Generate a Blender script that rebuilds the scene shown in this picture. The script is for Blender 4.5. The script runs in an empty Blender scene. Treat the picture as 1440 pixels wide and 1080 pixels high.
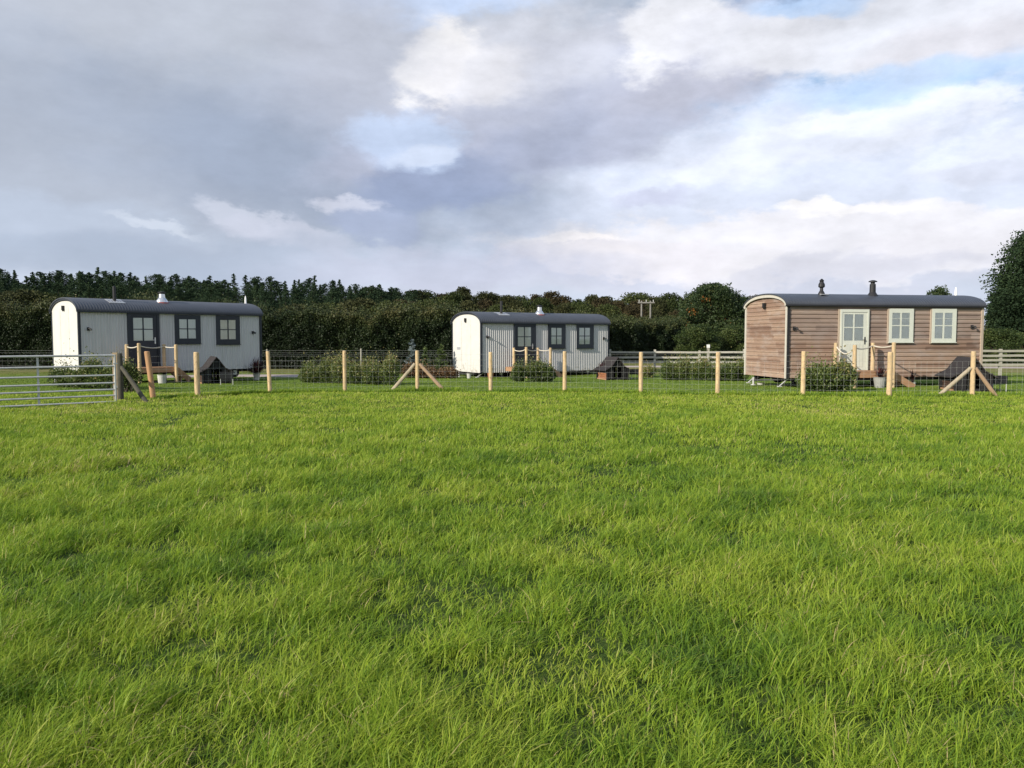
import bpy, math, random
import numpy as np
from mathutils import Vector, Matrix
random.seed(7)
RNG = np.random.default_rng(11)
SC = bpy.context.scene
COL = SC.collection
F, CX, CY, HY, CAMZ = 1110.0, 720.0, 540.0, 475.0, 1.5     # photograph's lens in its own pixels
PITCH = math.atan((CY - HY) / F)
R = math.radians

# ------------------------------------------------------------------ terrain and placing helpers
def sstep(a, b, x):
    t = np.clip((x - a) / (b - a), 0, 1)
    return t * t * (3 - 2 * t)

def gz(y):
    return -0.30 * sstep(20, 36, y)

def ray(px, py):
    dx, dy = (px - CX) / F, (CY - py) / F
    c, s = math.cos(PITCH), math.sin(PITCH)
    return dx, c + dy * s, dy * c - s

def ground_at(px, py):
    d = ray(px, py)
    lo, hi = 1.0, 400.0
    for _ in range(60):
        m = (lo + hi) / 2
        if CAMZ + d[2] / d[1] * m > float(gz(m)): lo = m
        else: hi = m
    y = (lo + hi) / 2
    return Vector((d[0] / d[1] * y, y, float(gz(y))))

def at(px, py, y):
    d = ray(px, py)
    return Vector((d[0] / d[1] * y, y, CAMZ + d[2] / d[1] * y))

_lat = {}
def vnoise(x, y, scale, seed=0):
    if seed not in _lat:
        _lat[seed] = np.random.default_rng(1000 + seed).random((256, 256))
    L = _lat[seed]
    x = np.asarray(x) / scale + 1000.3; y = np.asarray(y) / scale + 1000.7
    xi = np.floor(x).astype(int); yi = np.floor(y).astype(int)
    fx = x - xi; fy = y - yi
    fx = fx * fx * (3 - 2 * fx); fy = fy * fy * (3 - 2 * fy)
    a = L[xi % 256, yi % 256]; b = L[(xi + 1) % 256, yi % 256]
    c = L[xi % 256, (yi + 1) % 256]; d = L[(xi + 1) % 256, (yi + 1) % 256]
    return (a * (1 - fx) + b * fx) * (1 - fy) + (c * (1 - fx) + d * fx) * fy

# ------------------------------------------------------------------ materials
def lin(c):
    c = c / 255.0
    return c / 12.92 if c <= 0.04045 else ((c + 0.055) / 1.055) ** 2.4
def srgb(r, g, b): return (lin(r), lin(g), lin(b), 1)

class NT:
    def __init__(s, tree): s.t = tree; s.n = tree.nodes; s.l = tree.links
    def put(s, sock, v):
        if hasattr(v, 'is_output'): s.l.new(v, sock)
        elif v is not None: sock.default_value = v
    def math(s, op, a, b=None, c=None, clamp=False):
        n = s.n.new('ShaderNodeMath'); n.operation = op; n.use_clamp = clamp
        for i, v in enumerate((a, b, c)):
            if v is not None: s.put(n.inputs[i], v)
        return n.outputs[0]
    def vmath(s, op, a, b=None, scale=None):
        n = s.n.new('ShaderNodeVectorMath'); n.operation = op
        s.put(n.inputs[0], a)
        if b is not None: s.put(n.inputs[1], b)
        if scale is not None: s.put(n.inputs['Scale'], scale)
        return n.outputs['Value'] if op in ('LENGTH', 'DOT_PRODUCT') else n.outputs['Vector']
    def noise(s, vec, scale, detail=4, rough=0.55, dist=0, color=False):
        n = s.n.new('ShaderNodeTexNoise'); s.put(n.inputs['Vector'], vec)
        n.inputs['Scale'].default_value = scale; n.inputs['Detail'].default_value = detail
        n.inputs['Roughness'].default_value = rough; n.inputs['Distortion'].default_value = dist
        return n.outputs['Color' if color else 'Fac']
    def mapr(s, v, a, b, c=0.0, d=1.0, smooth=True):
        n = s.n.new('ShaderNodeMapRange'); n.interpolation_type = 'SMOOTHSTEP' if smooth else 'LINEAR'
        s.put(n.inputs['Value'], v)
        for k, x in zip(('From Min', 'From Max', 'To Min', 'To Max'), (a, b, c, d)): s.put(n.inputs[k], x)
        return n.outputs['Result']
    def mix(s, f, a, b, blend='MIX'):
        n = s.n.new('ShaderNodeMix'); n.data_type = 'RGBA'; n.blend_type = blend
        s.put(n.inputs[0], f); s.put(n.inputs[6], a); s.put(n.inputs[7], b)
        return n.outputs[2]
    def ramp(s, f, stops):
        n = s.n.new('ShaderNodeValToRGB'); s.put(n.inputs[0], f)
        e = n.color_ramp.elements
        e[0].position, e[0].color = stops[0]; e[1].position, e[1].color = stops[-1]
        for p, c in stops[1:-1]:
            x = e.new(p); x.color = c
        return n.outputs[0]
    def mapping(s, vec, loc=(0, 0, 0), rot=(0, 0, 0), scale=(1, 1, 1), typ='POINT'):
        n = s.n.new('ShaderNodeMapping'); n.vector_type = typ; s.put(n.inputs['Vector'], vec)
        n.inputs['Location'].default_value = loc; n.inputs['Rotation'].default_value = rot; n.inputs['Scale'].default_value = scale
        return n.outputs[0]
    def attr(s, name):
        n = s.n.new('ShaderNodeAttribute'); n.attribute_name = name; return n.outputs['Fac']
    def coord(s, k='Object'):
        return s.n.new('ShaderNodeTexCoord').outputs[k]
    def bump(s, h, strength=0.3, dist=0.01):
        n = s.n.new('ShaderNodeBump'); n.inputs['Strength'].default_value = strength
        n.inputs['Distance'].default_value = dist; s.put(n.inputs['Height'], h); return n.outputs[0]

def newmat(name):
    m = bpy.data.materials.new(name); m.use_nodes = True
    nt = NT(m.node_tree); return m, nt, nt.n['Principled BSDF']

def simple(name, col, rough=0.6, metal=0.0, var=0.18, nscale=6.0, bump=0.15, stretch=(1, 1, 1), spec=0.4, dirt=None):
    m, nt, b = newmat(name)
    v = nt.mapping(nt.coord(), scale=stretch)
    n = nt.noise(v, nscale, 6, 0.65)
    k = nt.mapr(n, 0.25, 0.75, 1 - var, 1 + var, smooth=False)
    c = nt.vmath('SCALE', col[:3] if False else nt_rgb(nt, col), scale=k)
    if dirt:
        n2 = nt.noise(nt.mapping(nt.coord(), scale=tuple(min(3.0, q) for q in stretch)), 1.7, 8, 0.7)
        c = nt.mix(nt.mapr(n2, 0.5, 0.75, 0, 0.55), c, dirt)
    if name == 'peeled_timber_post':      # every post weathered to its own tone, with dark knots
        oi = nt.n.new('ShaderNodeObjectInfo'); c = nt.mix(nt.mapr(oi.outputs['Random'], 0, 1, 0, .45), c, (.40, .31, .20, 1))
        kn = nt.noise(nt.mapping(nt.coord(), scale=(9, 9, 5)), 1.6, 2, .5); c = nt.mix(nt.mapr(kn, .66, .72, 0, .75), c, (.20, .11, .05, 1))
    if name in ('grey_painted_tin', 'cream_painted_boards'):      # mud splashes above the skirt
        sz = nt.n.new('ShaderNodeSeparateXYZ'); nt.l.new(nt.coord(), sz.inputs[0])
        sp_ = nt.math('SUBTRACT', nt.noise(nt.coord(), 4.5, 8, .7), nt.math('MULTIPLY', sz.outputs[2], .35)); c = nt.mix(nt.mapr(sp_, .38, .5, 0, .5), c, (.24, .21, .15, 1))
    nt.put(b.inputs['Base Color'], c)
    b.inputs['Roughness'].default_value = rough; b.inputs['Metallic'].default_value = metal
    b.inputs['Specular IOR Level'].default_value = spec
    if bump: nt.put(b.inputs['Normal'], nt.bump(nt.noise(v, nscale * 4, 5), bump, 0.01))
    return m
def nt_rgb(nt, col):
    n = nt.n.new('ShaderNodeRGB'); n.outputs[0].default_value = tuple(col[:3]) + (1,); return n.outputs[0]

def leafmat(name, stops, transl=0.25, rough=0.55, nscale=0.6, spec=0.25):
    """foliage: colour from the per-leaf 'tint' number plus a broad patchiness of the plant itself"""
    m, nt, b = newmat(name)
    t = nt.attr('tint')
    n = nt.noise(nt.n.new('ShaderNodeNewGeometry').outputs['Position'], nscale, 3)
    f = nt.math('ADD', t, nt.mapr(n, 0.3, 0.7, -0.16, 0.16, smooth=False), clamp=True)
    c = nt.ramp(f, stops)
    nt.put(b.inputs['Base Color'], c)
    b.inputs['Roughness'].default_value = rough; b.inputs['Specular IOR Level'].default_value = spec
    if transl > 0:
        tr = nt.n.new('ShaderNodeBsdfTranslucent'); nt.put(tr.inputs[0], c)
        mx = nt.n.new('ShaderNodeMixShader'); mx.inputs[0].default_value = transl
        nt.l.new(b.outputs[0], mx.inputs[1]); nt.l.new(tr.outputs[0], mx.inputs[2])
        nt.l.new(mx.outputs[0], nt.n['Material Output'].inputs[0])
    return m

M = {}
M['grass'] = leafmat('grass_blades', [(0.0, (0.080, 0.160, 0.020, 1)), (0.28, (0.180, 0.300, 0.024, 1)), (0.6, (0.335, 0.435, 0.040, 1)),
                                      (0.86, (0.45, 0.49, 0.09, 1)), (1.0, (0.56, 0.45, 0.22, 1))], 0.45, 0.5, 0.9, 0.3)
M['lawn'] = leafmat('lawn_blades', [(0.0, (0.07, 0.135, 0.02, 1)), (0.5, (0.155, 0.235, 0.032, 1)), (1.0, (0.27, 0.32, 0.055, 1))], 0.3, 0.55, 0.5)
M['conifer'] = leafmat('conifer_needles', [(0.0, (0.018, 0.032, 0.018, 1)), (0.5, (0.036, 0.062, 0.032, 1)), (1.0, (0.068, 0.10, 0.045, 1))], 0.1, 0.6, 0.08, 0.06)
M['pine'] = leafmat('pine_needles', [(0.0, (0.014, 0.026, 0.014, 1)), (0.5, (0.032, 0.054, 0.026, 1)), (1.0, (0.068, 0.10, 0.04, 1))], 0.1, 0.6, 0.3, 0.06)
M['autumn'] = leafmat('autumn_leaves', [(0.0, (0.026, 0.032, 0.014, 1)), (0.5, (0.056, 0.062, 0.026, 1)), (1.0, (0.10, 0.10, 0.04, 1))], 0.2, 0.6, 0.06, 0.08)
M['olive'] = leafmat('olive_leaves', [(0.0, (0.020, 0.032, 0.012, 1)), (0.5, (0.055, 0.072, 0.024, 1)), (1.0, (0.11, 0.125, 0.042, 1))], 0.2, 0.6, 0.06, 0.08)
M['autumn_red'] = leafmat('russet_leaves', [(0.0, (0.030, 0.028, 0.015, 1)), (0.5, (0.062, 0.052, 0.027, 1)), (1.0, (0.11, 0.085, 0.04, 1))], 0.2, 0.6, 0.06, 0.08)
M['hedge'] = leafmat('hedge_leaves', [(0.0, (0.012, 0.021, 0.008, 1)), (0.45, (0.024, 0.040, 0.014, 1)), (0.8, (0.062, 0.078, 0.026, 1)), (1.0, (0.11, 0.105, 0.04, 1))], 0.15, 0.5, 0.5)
M['oak'] = leafmat('oak_leaves', [(0.0, (0.018, 0.034, 0.013, 1)), (0.45, (0.038, 0.064, 0.023, 1)), (0.8, (0.075, 0.10, 0.034, 1)), (0.97, (0.09, 0.10, 0.03, 1)), (1.0, (0.26, 0.11, 0.025, 1))], 0.2, 0.5, 0.5)
M['shrub'] = leafmat('shrub_leaves', [(0.0, (0.030, 0.055, 0.014, 1)), (0.5, (0.085, 0.125, 0.030, 1)), (0.85, (0.17, 0.20, 0.055, 1)), (1.0, (0.26, 0.21, 0.08, 1))], 0.25, 0.45, 1.2, 0.35)
M['willow'] = leafmat('bush_leaves', [(0.0, (0.022, 0.042, 0.012, 1)), (0.5, (0.060, 0.088, 0.024, 1)), (1.0, (0.13, 0.15, 0.045, 1))], 0.25, 0.5, 0.6)
M['spruce_blue'] = leafmat('blue_spruce_needles', [(0.0, (0.07, 0.10, 0.105, 1)), (0.5, (0.15, 0.19, 0.195, 1)), (1.0, (0.26, 0.31, 0.31, 1))], 0.1, 0.6, 1)
M['fir'] = leafmat('fir_needles', [(0.0, (0.03, 0.055, 0.02, 1)), (0.5, (0.075, 0.11, 0.035, 1)), (1.0, (0.14, 0.18, 0.06, 1))], 0.1, 0.6, 1)
M['russet_low'] = leafmat('russet_ground_leaves', [(0.0, (0.04, 0.03, 0.02, 1)), (0.5, (0.12, 0.065, 0.035, 1)), (1.0, (0.2, 0.13, 0.06, 1))], 0.2, 0.6, 1)
M['purple'] = leafmat('purple_leaves', [(0.0, (0.03, 0.012, 0.014, 1)), (0.5, (0.075, 0.028, 0.032, 1)), (1.0, (0.16, 0.065, 0.06, 1))], 0.15, 0.4, 2)
M['bark'] = simple('bark', (0.055, 0.042, 0.032), 0.9, nscale=5, var=0.4, stretch=(1, 1, 0.2))
M['core_soil_dark'] = simple('hedge_core_and_soil', (0.016, 0.015, 0.010), 0.95, nscale=3, var=0.4)  # dark fill for the light-blocking hedge core, and for pot soil
M['post'] = simple('peeled_timber_post', (0.55, 0.40, 0.22), 0.7, nscale=5, var=0.42, stretch=(7, 7, 0.9), dirt=(0.34, 0.25, 0.15, 1), bump=.5)
M['post_red'] = simple('reddish_timber_post', (0.42, 0.24, 0.12), 0.75, nscale=4, var=0.2, stretch=(6, 6, 0.6), dirt=(0.22, 0.14, 0.08, 1))
M['brace'] = simple('weathered_brace', (0.36, 0.30, 0.21), 0.8, nscale=4, var=0.25, stretch=(2, 2, 2), dirt=(0.2, 0.17, 0.11, 1))
M['brace_dark'] = simple('old_dark_timber', (0.075, 0.07, 0.052), 0.9, nscale=5, var=0.35, dirt=(0.05, 0.055, 0.035, 1))
M['deckwood'] = simple('deck_timber', (0.37, 0.215, 0.12), 0.75, nscale=4, var=0.25, stretch=(1, 8, 8), dirt=(0.22, 0.14, 0.09, 1))
M['rope'] = simple('pale_rope', (0.58, 0.54, 0.46), 0.85, nscale=60, var=0.2)
M['galv'] = simple('galvanised_steel', (0.52, 0.52, 0.50), 0.5, metal=0.25, nscale=14, var=0.15, dirt=(0.33, 0.34, 0.32, 1))
M['wire'] = simple('galvanised_wire', (0.50, 0.51, 0.48), 0.5, metal=0.3, nscale=9, var=0.2, bump=0)
M['grey_old'] = simple('silvered_timber', (0.33, 0.315, 0.26), 0.85, nscale=3, var=0.25, stretch=(0.7, 5, 5), dirt=(0.27, 0.26, 0.2, 1))
M['poleg'] = simple('greyed_pole', (0.22, 0.21, 0.19), 0.85, nscale=3, var=0.25)
M['white_rail'] = simple('pale_weathered_rail', (0.43, 0.41, 0.355), 0.8, nscale=3, var=0.25, stretch=(0.7, 3, 3), dirt=(0.27, 0.26, 0.2, 1))
M['grey_paint'] = simple('grey_painted_tin', (0.55, 0.54, 0.54), 0.5, nscale=2.2, var=0.08, stretch=(2.5, 2.5, 0.25), bump=0.04, dirt=(0.42, 0.41, 0.39, 1))
M['cream'] = simple('cream_painted_boards', (0.60, 0.595, 0.565), 0.55, nscale=2, var=0.07, bump=0.03, dirt=(0.54, 0.52, 0.47, 1))
M['navy'] = simple('charcoal_blue_paint', (0.022, 0.027, 0.038), 0.45, nscale=5, var=0.15, bump=0.03)
M['roof'] = simple('slate_grey_tin_roof', (0.060, 0.065, 0.078), 0.42, nscale=2.5, var=0.14, bump=0.03, dirt=(0.085, 0.09, 0.105, 1))
M['black'] = simple('black_metal', (0.018, 0.018, 0.02), 0.5, nscale=10, var=0.2, bump=0.05)
M['steel'] = simple('bright_steel_flue', (0.72, 0.72, 0.72), 0.28, metal=0.85, nscale=8, var=0.1, bump=0.03)
M['lead'] = simple('lead_flashing', (0.42, 0.43, 0.45), 0.5, metal=0.3, nscale=12, var=0.25)
M['redrub'] = simple('red_rubber_seal', (0.30, 0.045, 0.03), 0.6)
M['whitepl'] = simple('white_plastic', (0.78, 0.78, 0.77), 0.4, bump=0, var=0.04)
M['sage'] = simple('pale_sage_paint', (0.60, 0.62, 0.54), 0.5, nscale=5, var=0.06, bump=0.03, dirt=(0.5, 0.51, 0.44, 1))
M['creamtrim'] = simple('cream_trim', (0.52, 0.49, 0.43), 0.6, nscale=5, var=0.07, bump=0.03)
M['trimwood'] = simple('pale_timber_trim', (0.42, 0.34, 0.265), 0.65, nscale=4, var=0.12, stretch=(5, 5, 0.7))
M['curtain'] = simple('cream_curtain', (0.92, 0.90, 0.82), 0.9, nscale=9, var=0.08, stretch=(6, 1, 0.15), bump=0.3)
M['concrete'] = simple('grey_concrete', (0.30, 0.30, 0.285), 0.9, nscale=8, var=0.2)
M['potpale'] = simple('pale_planter', (0.50, 0.49, 0.46), 0.7, nscale=8, var=0.12)
M['terracotta'] = simple('terracotta_brick', (0.30, 0.125, 0.062), 0.85, nscale=12, var=0.4)
M['darkbrick'] = simple('dark_brown_brick', (0.07, 0.04, 0.03), 0.85, nscale=12, var=0.4)  # darker brown brick tone for two of the shelters
M['felt'] = simple('brown_roof_felt', (0.030, 0.025, 0.025), 0.85, nscale=9, var=0.3)
M['darkboard'] = simple('dark_stained_boards', (0.014, 0.013, 0.014), 0.75, nscale=5, var=0.4, stretch=(4, 4, 0.6))
M['tyre'] = simple('black_tyre', (0.014, 0.014, 0.014), 0.8)

def timber_cladding():
    m, nt, b = newmat('weathered_larch_cladding')
    co = nt.coord()
    sep = nt.n.new('ShaderNodeSeparateXYZ'); nt.l.new(co, sep.inputs[0])
    row = nt.math('FLOOR', nt.math('DIVIDE', nt.math('SUBTRACT', sep.outputs[2], 0.21), 0.136))
    along = nt.math('ADD', sep.outputs[0], sep.outputs[1])
    wn = nt.n.new('ShaderNodeTexWhiteNoise'); wn.noise_dimensions = '2D'
    cmb = nt.n.new('ShaderNodeCombineXYZ'); nt.l.new(row, cmb.inputs[0])
    seg = nt.math('FLOOR', nt.math('DIVIDE', nt.math('ADD', along, nt.math('MULTIPLY', row, 1.37)), 2.9)); nt.l.new(seg, cmb.inputs[1])
    nt.l.new(cmb.outputs[0], wn.inputs['Vector'])
    grain = nt.noise(nt.mapping(co, scale=(1.2, 1.2, 22)), 3.0, 7, 0.65)
    blot = nt.noise(nt.mapping(co, scale=(0.8, 0.8, 2.2)), 1.5, 5, 0.6)
    c1 = nt.ramp(wn.outputs['Value'], [(0.0, (0.145, 0.082, 0.055, 1)), (0.5, (0.26, 0.162, 0.112, 1)), (1.0, (0.41, 0.29, 0.21, 1))])
    c1 = nt.mix(nt.mapr(grain, 0.35, 0.75, 0, 0.6), c1, (0.155, 0.105, 0.085, 1))
    c1 = nt.mix(nt.mapr(blot, 0.45, 0.70, 0, 0.6), c1, (0.34, 0.275, 0.24, 1))
    # front wall boards turn greyer with height, broken up by the blotches
    top_grey = nt.mapr(nt.math('ADD', sep.outputs[2], nt.math('MULTIPLY', blot, 0.8)), 1.5, 2.3, 0, 0.45)
    isfront = nt.mapr(sep.outputs[0], 0.03, 0.1, 0, 1)
    c1 = nt.mix(nt.math('MULTIPLY', top_grey, isfront), c1, (0.26, 0.215, 0.19, 1))
    knots = nt.noise(nt.mapping(co, scale=(5, 5, 9)), 2.0, 2, 0.5)
    c1 = nt.mix(nt.mapr(knots, 0.71, 0.76, 0, 0.7), c1, (0.10, 0.055, 0.035, 1))
    nt.put(b.inputs['Base Color'], c1); b.inputs['Roughness'].default_value = 0.75
    nt.put(b.inputs['Normal'], nt.bump(grain, 0.35, 0.01))
    return m
M['larch'] = timber_cladding()

def glassmat():
    m, nt, b = newmat('window_glass')
    g = nt.n.new('ShaderNodeBsdfGlossy'); g.inputs['Roughness'].default_value = 0.03; g.inputs['Color'].default_value = (0.9, 0.95, 1, 1)
    t = nt.n.new('ShaderNodeBsdfTransparent'); t.inputs[0].default_value = (0.97, 0.98, 0.97, 1)
    fr = nt.n.new('ShaderNodeFresnel'); fr.inputs[0].default_value = 1.5
    mx = nt.n.new('ShaderNodeMixShader')
    nt.l.new(nt.math('MULTIPLY', fr.outputs[0], 0.9, clamp=True), mx.inputs[0]); nt.l.new(t.outputs[0], mx.inputs[1]); nt.l.new(g.outputs[0], mx.inputs[2])
    nt.l.new(mx.outputs[0], nt.n['Material Output'].inputs[0]); nt.n.remove(b)
    return m
M['glass'] = glassmat()

def groundmat():
    m, nt, b = newmat('field_turf')
    pos = nt.n.new('ShaderNodeNewGeometry').outputs['Position']
    sep = nt.n.new('ShaderNodeSeparateXYZ'); nt.l.new(pos, sep.inputs[0])
    n1 = nt.noise(pos, 0.35, 6, 0.6); n2 = nt.noise(pos, 9.0, 6, 0.7); n3 = nt.noise(pos, 2.0, 5, 0.6)
    near = nt.ramp(nt.mapr(n2, 0.3, 0.7, smooth=False), [(0, (0.025, 0.040, 0.012, 1)), (0.55, (0.05, 0.085, 0.016, 1)), (1, (0.13, 0.15, 0.05, 1))])
    lawn = nt.ramp(nt.mapr(nt.math('ADD', nt.math('MULTIPLY', n2, 0.5), nt.math('MULTIPLY', n3, 0.5)), 0.32, 0.68, smooth=False),
                   [(0, (0.055, 0.10, 0.014, 1)), (0.5, (0.12, 0.18, 0.024, 1)), (1, (0.20, 0.25, 0.04, 1))])
    rough = nt.ramp(nt.mapr(n1, 0.3, 0.7, smooth=False), [(0, (0.10, 0.13, 0.030, 1)), (0.5, (0.17, 0.17, 0.055, 1)), (1, (0.26, 0.23, 0.11, 1))])
    far = nt.ramp(nt.mapr(n1, 0.3, 0.7, smooth=False), [(0, (0.05, 0.08, 0.02, 1)), (1, (0.11, 0.14, 0.04, 1))])
    y = sep.outputs[1]
    c = nt.mix(nt.mapr(y, 20.5, 22.0), near, lawn)
    c = nt.mix(nt.mapr(nt.math('ADD', y, nt.math('MULTIPLY', n1, 3.0)), 38, 42), c, rough)
    c = nt.mix(nt.mapr(y, 70, 90), c, far)
    nt.put(b.inputs['Base Color'], c); b.inputs['Roughness'].default_value = 0.95; b.inputs['Specular IOR Level'].default_value = 0.1
    nt.put(b.inputs['Normal'], nt.bump(n2, 0.8, 0.06))
    return m
M['ground'] = groundmat()
M['gravel'] = simple('pinkish_gravel', (0.40, 0.33, 0.30), 0.95, nscale=14, var=0.25, bump=0.6, dirt=(0.28, 0.25, 0.18, 1))

# ------------------------------------------------------------------ object helpers
def mkmesh(name, V, Fc, mat, smooth=False):
    me = bpy.data.meshes.new(name); me.from_pydata([tuple(v) for v in V], [], Fc); me.update()
    me.materials.append(mat)
    if smooth: me.polygons.foreach_set('use_smooth', [True] * len(me.polygons))
    return me
def link(name, data, parent=None):
    o = bpy.data.objects.new(name, data); COL.objects.link(o)
    if parent: o.parent = parent
    return o
def tag(o, label=None, cat=None, group=None, kind=None):
    if label: o['label'] = label
    if cat: o['category'] = cat
    if group: o['group'] = group
    if kind: o['kind'] = kind
    return o
def empty(name, loc=(0, 0, 0), rz=0.0, label=None, cat=None, group=None):
    o = link(name, None); o.location = loc; o.rotation_euler = (0, 0, rz); o.empty_display_size = 0.2
    return tag(o, label, cat, group)

class MB:
    def __init__(s): s.V = []; s.F = []
    def add(s, V, Fc):
        b = len(s.V); s.V += [Vector(v) for v in V]; s.F += [tuple(b + i for i in f) for f in Fc]; return s
    def box(s, lo, hi, mtx=None):
        x0, y0, z0 = lo; x1, y1, z1 = hi
        V = [Vector(p) for p in ((x0, y0, z0), (x1, y0, z0), (x1, y1, z0), (x0, y1, z0), (x0, y0, z1), (x1, y0, z1), (x1, y1, z1), (x0, y1, z1))]
        if mtx: V = [mtx @ v for v in V]
        return s.add(V, [(0, 3, 2, 1), (4, 5, 6, 7), (0, 1, 5, 4), (1, 2, 6, 5), (2, 3, 7, 6), (3, 0, 4, 7)])
    def bar(s, p, q, w, h):
        p, q = Vector(p), Vector(q); d = (q - p); L = d.length; d.normalize()
        side = d.cross(Vector((0, 0, 1)))
        if side.length < 1e-3: side = Vector((1, 0, 0))
        side.normalize(); up = side.cross(d)
        V = []
        for c in (p, q):
            for a, b in ((-1, -1), (1, -1), (1, 1), (-1, 1)): V.append(c + side * a * w / 2 + up * b * h / 2)
        return s.add(V, [(0, 1, 2, 3), (7, 6, 5, 4), (0, 4, 5, 1), (1, 5, 6, 2), (2, 6, 7, 3), (3, 7, 4, 0)])
    def tube(s, pts, rs, n=8, cap=True, wob=0.0):
        pts = [Vector(p) for p in pts]
        if not hasattr(rs, '__len__'): rs = [rs] * len(pts)
        V = []; Fc = []
        for i, p in enumerate(pts):
            d = (pts[min(i + 1, len(pts) - 1)] - pts[max(i - 1, 0)]).normalized()
            a = d.cross(Vector((0, 0, 1))) if abs(d.z) < 0.95 else d.cross(Vector((0, 1, 0)))
            a.normalize(); b = d.cross(a)
            for k in range(n):
                t = 2 * math.pi * k / n; r = rs[i] * (1 + wob * random.uniform(-1, 1))
                V.append(p + a * math.cos(t) * r + b * math.sin(t) * r)
        for i in range(len(pts) - 1):
            for k in range(n):
                k2 = (k + 1) % n
                Fc.append((i * n + k, i * n + k2, (i + 1) * n + k2, (i + 1) * n + k))
        if cap:
            Fc.append(tuple(range(n - 1, -1, -1))); Fc.append(tuple((len(pts) - 1) * n + k for k in range(n)))
        return s.add(V, Fc)
    def build(s, name, mat, parent=None, smooth=False):
        me = mkmesh(name, s.V, s.F, mat, smooth)
        return link(name, me, parent)

def quads_mesh(name, verts, nper, faces_local, tint, mat):
    """many identical small pieces (leaves, blades) in one mesh; verts: (N*nper,3), tint per piece"""
    N = len(tint); nf = len(faces_local)
    me = bpy.data.meshes.new(name)
    me.vertices.add(N * nper); me.vertices.foreach_set('co', np.ascontiguousarray(verts, dtype=np.float32).ravel())
    sizes = np.array([len(f) for f in faces_local]); loc = np.concatenate([np.array(f) for f in faces_local])
    loops = (np.arange(N)[:, None] * nper + loc[None, :]).ravel().astype(np.int32)
    me.loops.add(len(loops)); me.loops.foreach_set('vertex_index', loops)
    tot = np.tile(sizes, N); start = np.concatenate([[0], np.cumsum(tot)[:-1]]).astype(np.int32)
    me.polygons.add(N * nf); me.polygons.foreach_set('loop_start', start)
    me.update(calc_edges=True)
    a = me.attributes.new('tint', 'FLOAT', 'POINT'); a.data.foreach_set('value', np.repeat(tint, nper).astype(np.float32))
    me.materials.append(mat)
    return me

def leaf_mesh(name, P, size, tint, mat, rng=RNG, updir=None, flat=0.0, aspect=0.6, droop=0.0, outd=None):
    """P (N,3) positions; each leaf clump = folded rhombus"""
    N = len(P); size = np.broadcast_to(size, (N,))
    a = rng.normal(size=(N, 3))
    if outd is not None: a = a * (1 - flat) + outd * flat * 2.0
    a[:, 2] -= droop
    a /= np.linalg.norm(a, axis=1)[:, None] + 1e-9
    b = rng.normal(size=(N, 3)); b -= (b * a).sum(1)[:, None] * a; b /= np.linalg.norm(b, axis=1)[:, None] + 1e-9
    c = np.cross(a, b)
    s = size[:, None] * rng.uniform(0.7, 1.3, (N, 1))
    V = np.empty((N, 4, 3))
    V[:, 0] = P - a * s * 0.5
    V[:, 1] = P + b * s * 0.5 * aspect + c * s * 0.12
    V[:, 2] = P + a * s * 0.5
    V[:, 3] = P - b * s * 0.5 * aspect + c * s * 0.12
    return quads_mesh(name, V.reshape(-1, 3), 4, [(0, 1, 2), (0, 2, 3)], tint, mat)

# ------------------------------------------------------------------ ground
xs = np.concatenate([-np.geomspace(900, 32, 14), np.arange(-30, 30.1, 0.75), np.geomspace(32, 900, 14)])
ys = np.concatenate([[-300, -100, -30, -10], np.arange(-4, 45, 0.75), np.geomspace(46, 1500, 24)])
GX, GY = np.meshgrid(xs, ys)
GZ = gz(GY) + np.where((np.abs(GX) < 31) & (GY < 45) & (GY > -5), (vnoise(GX, GY, 3.1, 5) - 0.5) * 0.05, 0)
nx = len(xs); V = np.stack([GX, GY, GZ], -1).reshape(-1, 3)
Fc = [(j * nx + i, j * nx + i + 1, (j + 1) * nx + i + 1, (j + 1) * nx + i) for j in range(len(ys) - 1) for i in range(nx - 1)]
g = link('ground', mkmesh('ground', V, Fc, M['ground'], True)); tag(g, kind='structure')

def strip(name, pts, w, z, mat):
    V = []; Fc = []
    P = [Vector(p) for p in pts]
    for i, p in enumerate(P):
        d = (P[min(i + 1, len(P) - 1)] - P[max(0, i - 1)]).normalized(); n = Vector((-d.y, d.x, 0))
        ww = w * random.uniform(0.85, 1.15)
        for k in range(5):
            q = p + n * ww * (k / 4 - 0.5); V.append((q.x, q.y, float(gz(q.y)) + z - (0.05 if k in (0, 4) else 0)))
    for i in range(len(P) - 1):
        for k in range(4): Fc.append((i * 5 + k, i * 5 + k + 1, (i + 1) * 5 + k + 1, (i + 1) * 5 + k))
    o = link(name, mkmesh(name, V, Fc, mat, True)); return tag(o, kind='structure')
strip('gravel_path', [(-16 + 0.8 * i, 36.5 - 0.0 * i + 0.8 * math.sin(i * 0.3), 0) for i in range(13)], 2.2, 0.045, M['gravel'])
strip('gravel_track', [(5 + 2.5 * i, 49 + 0.5 * math.sin(i * 0.4) - 0.12 * i, 0) for i in range(28)], 2.0, 0.05, M['gravel'])

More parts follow.
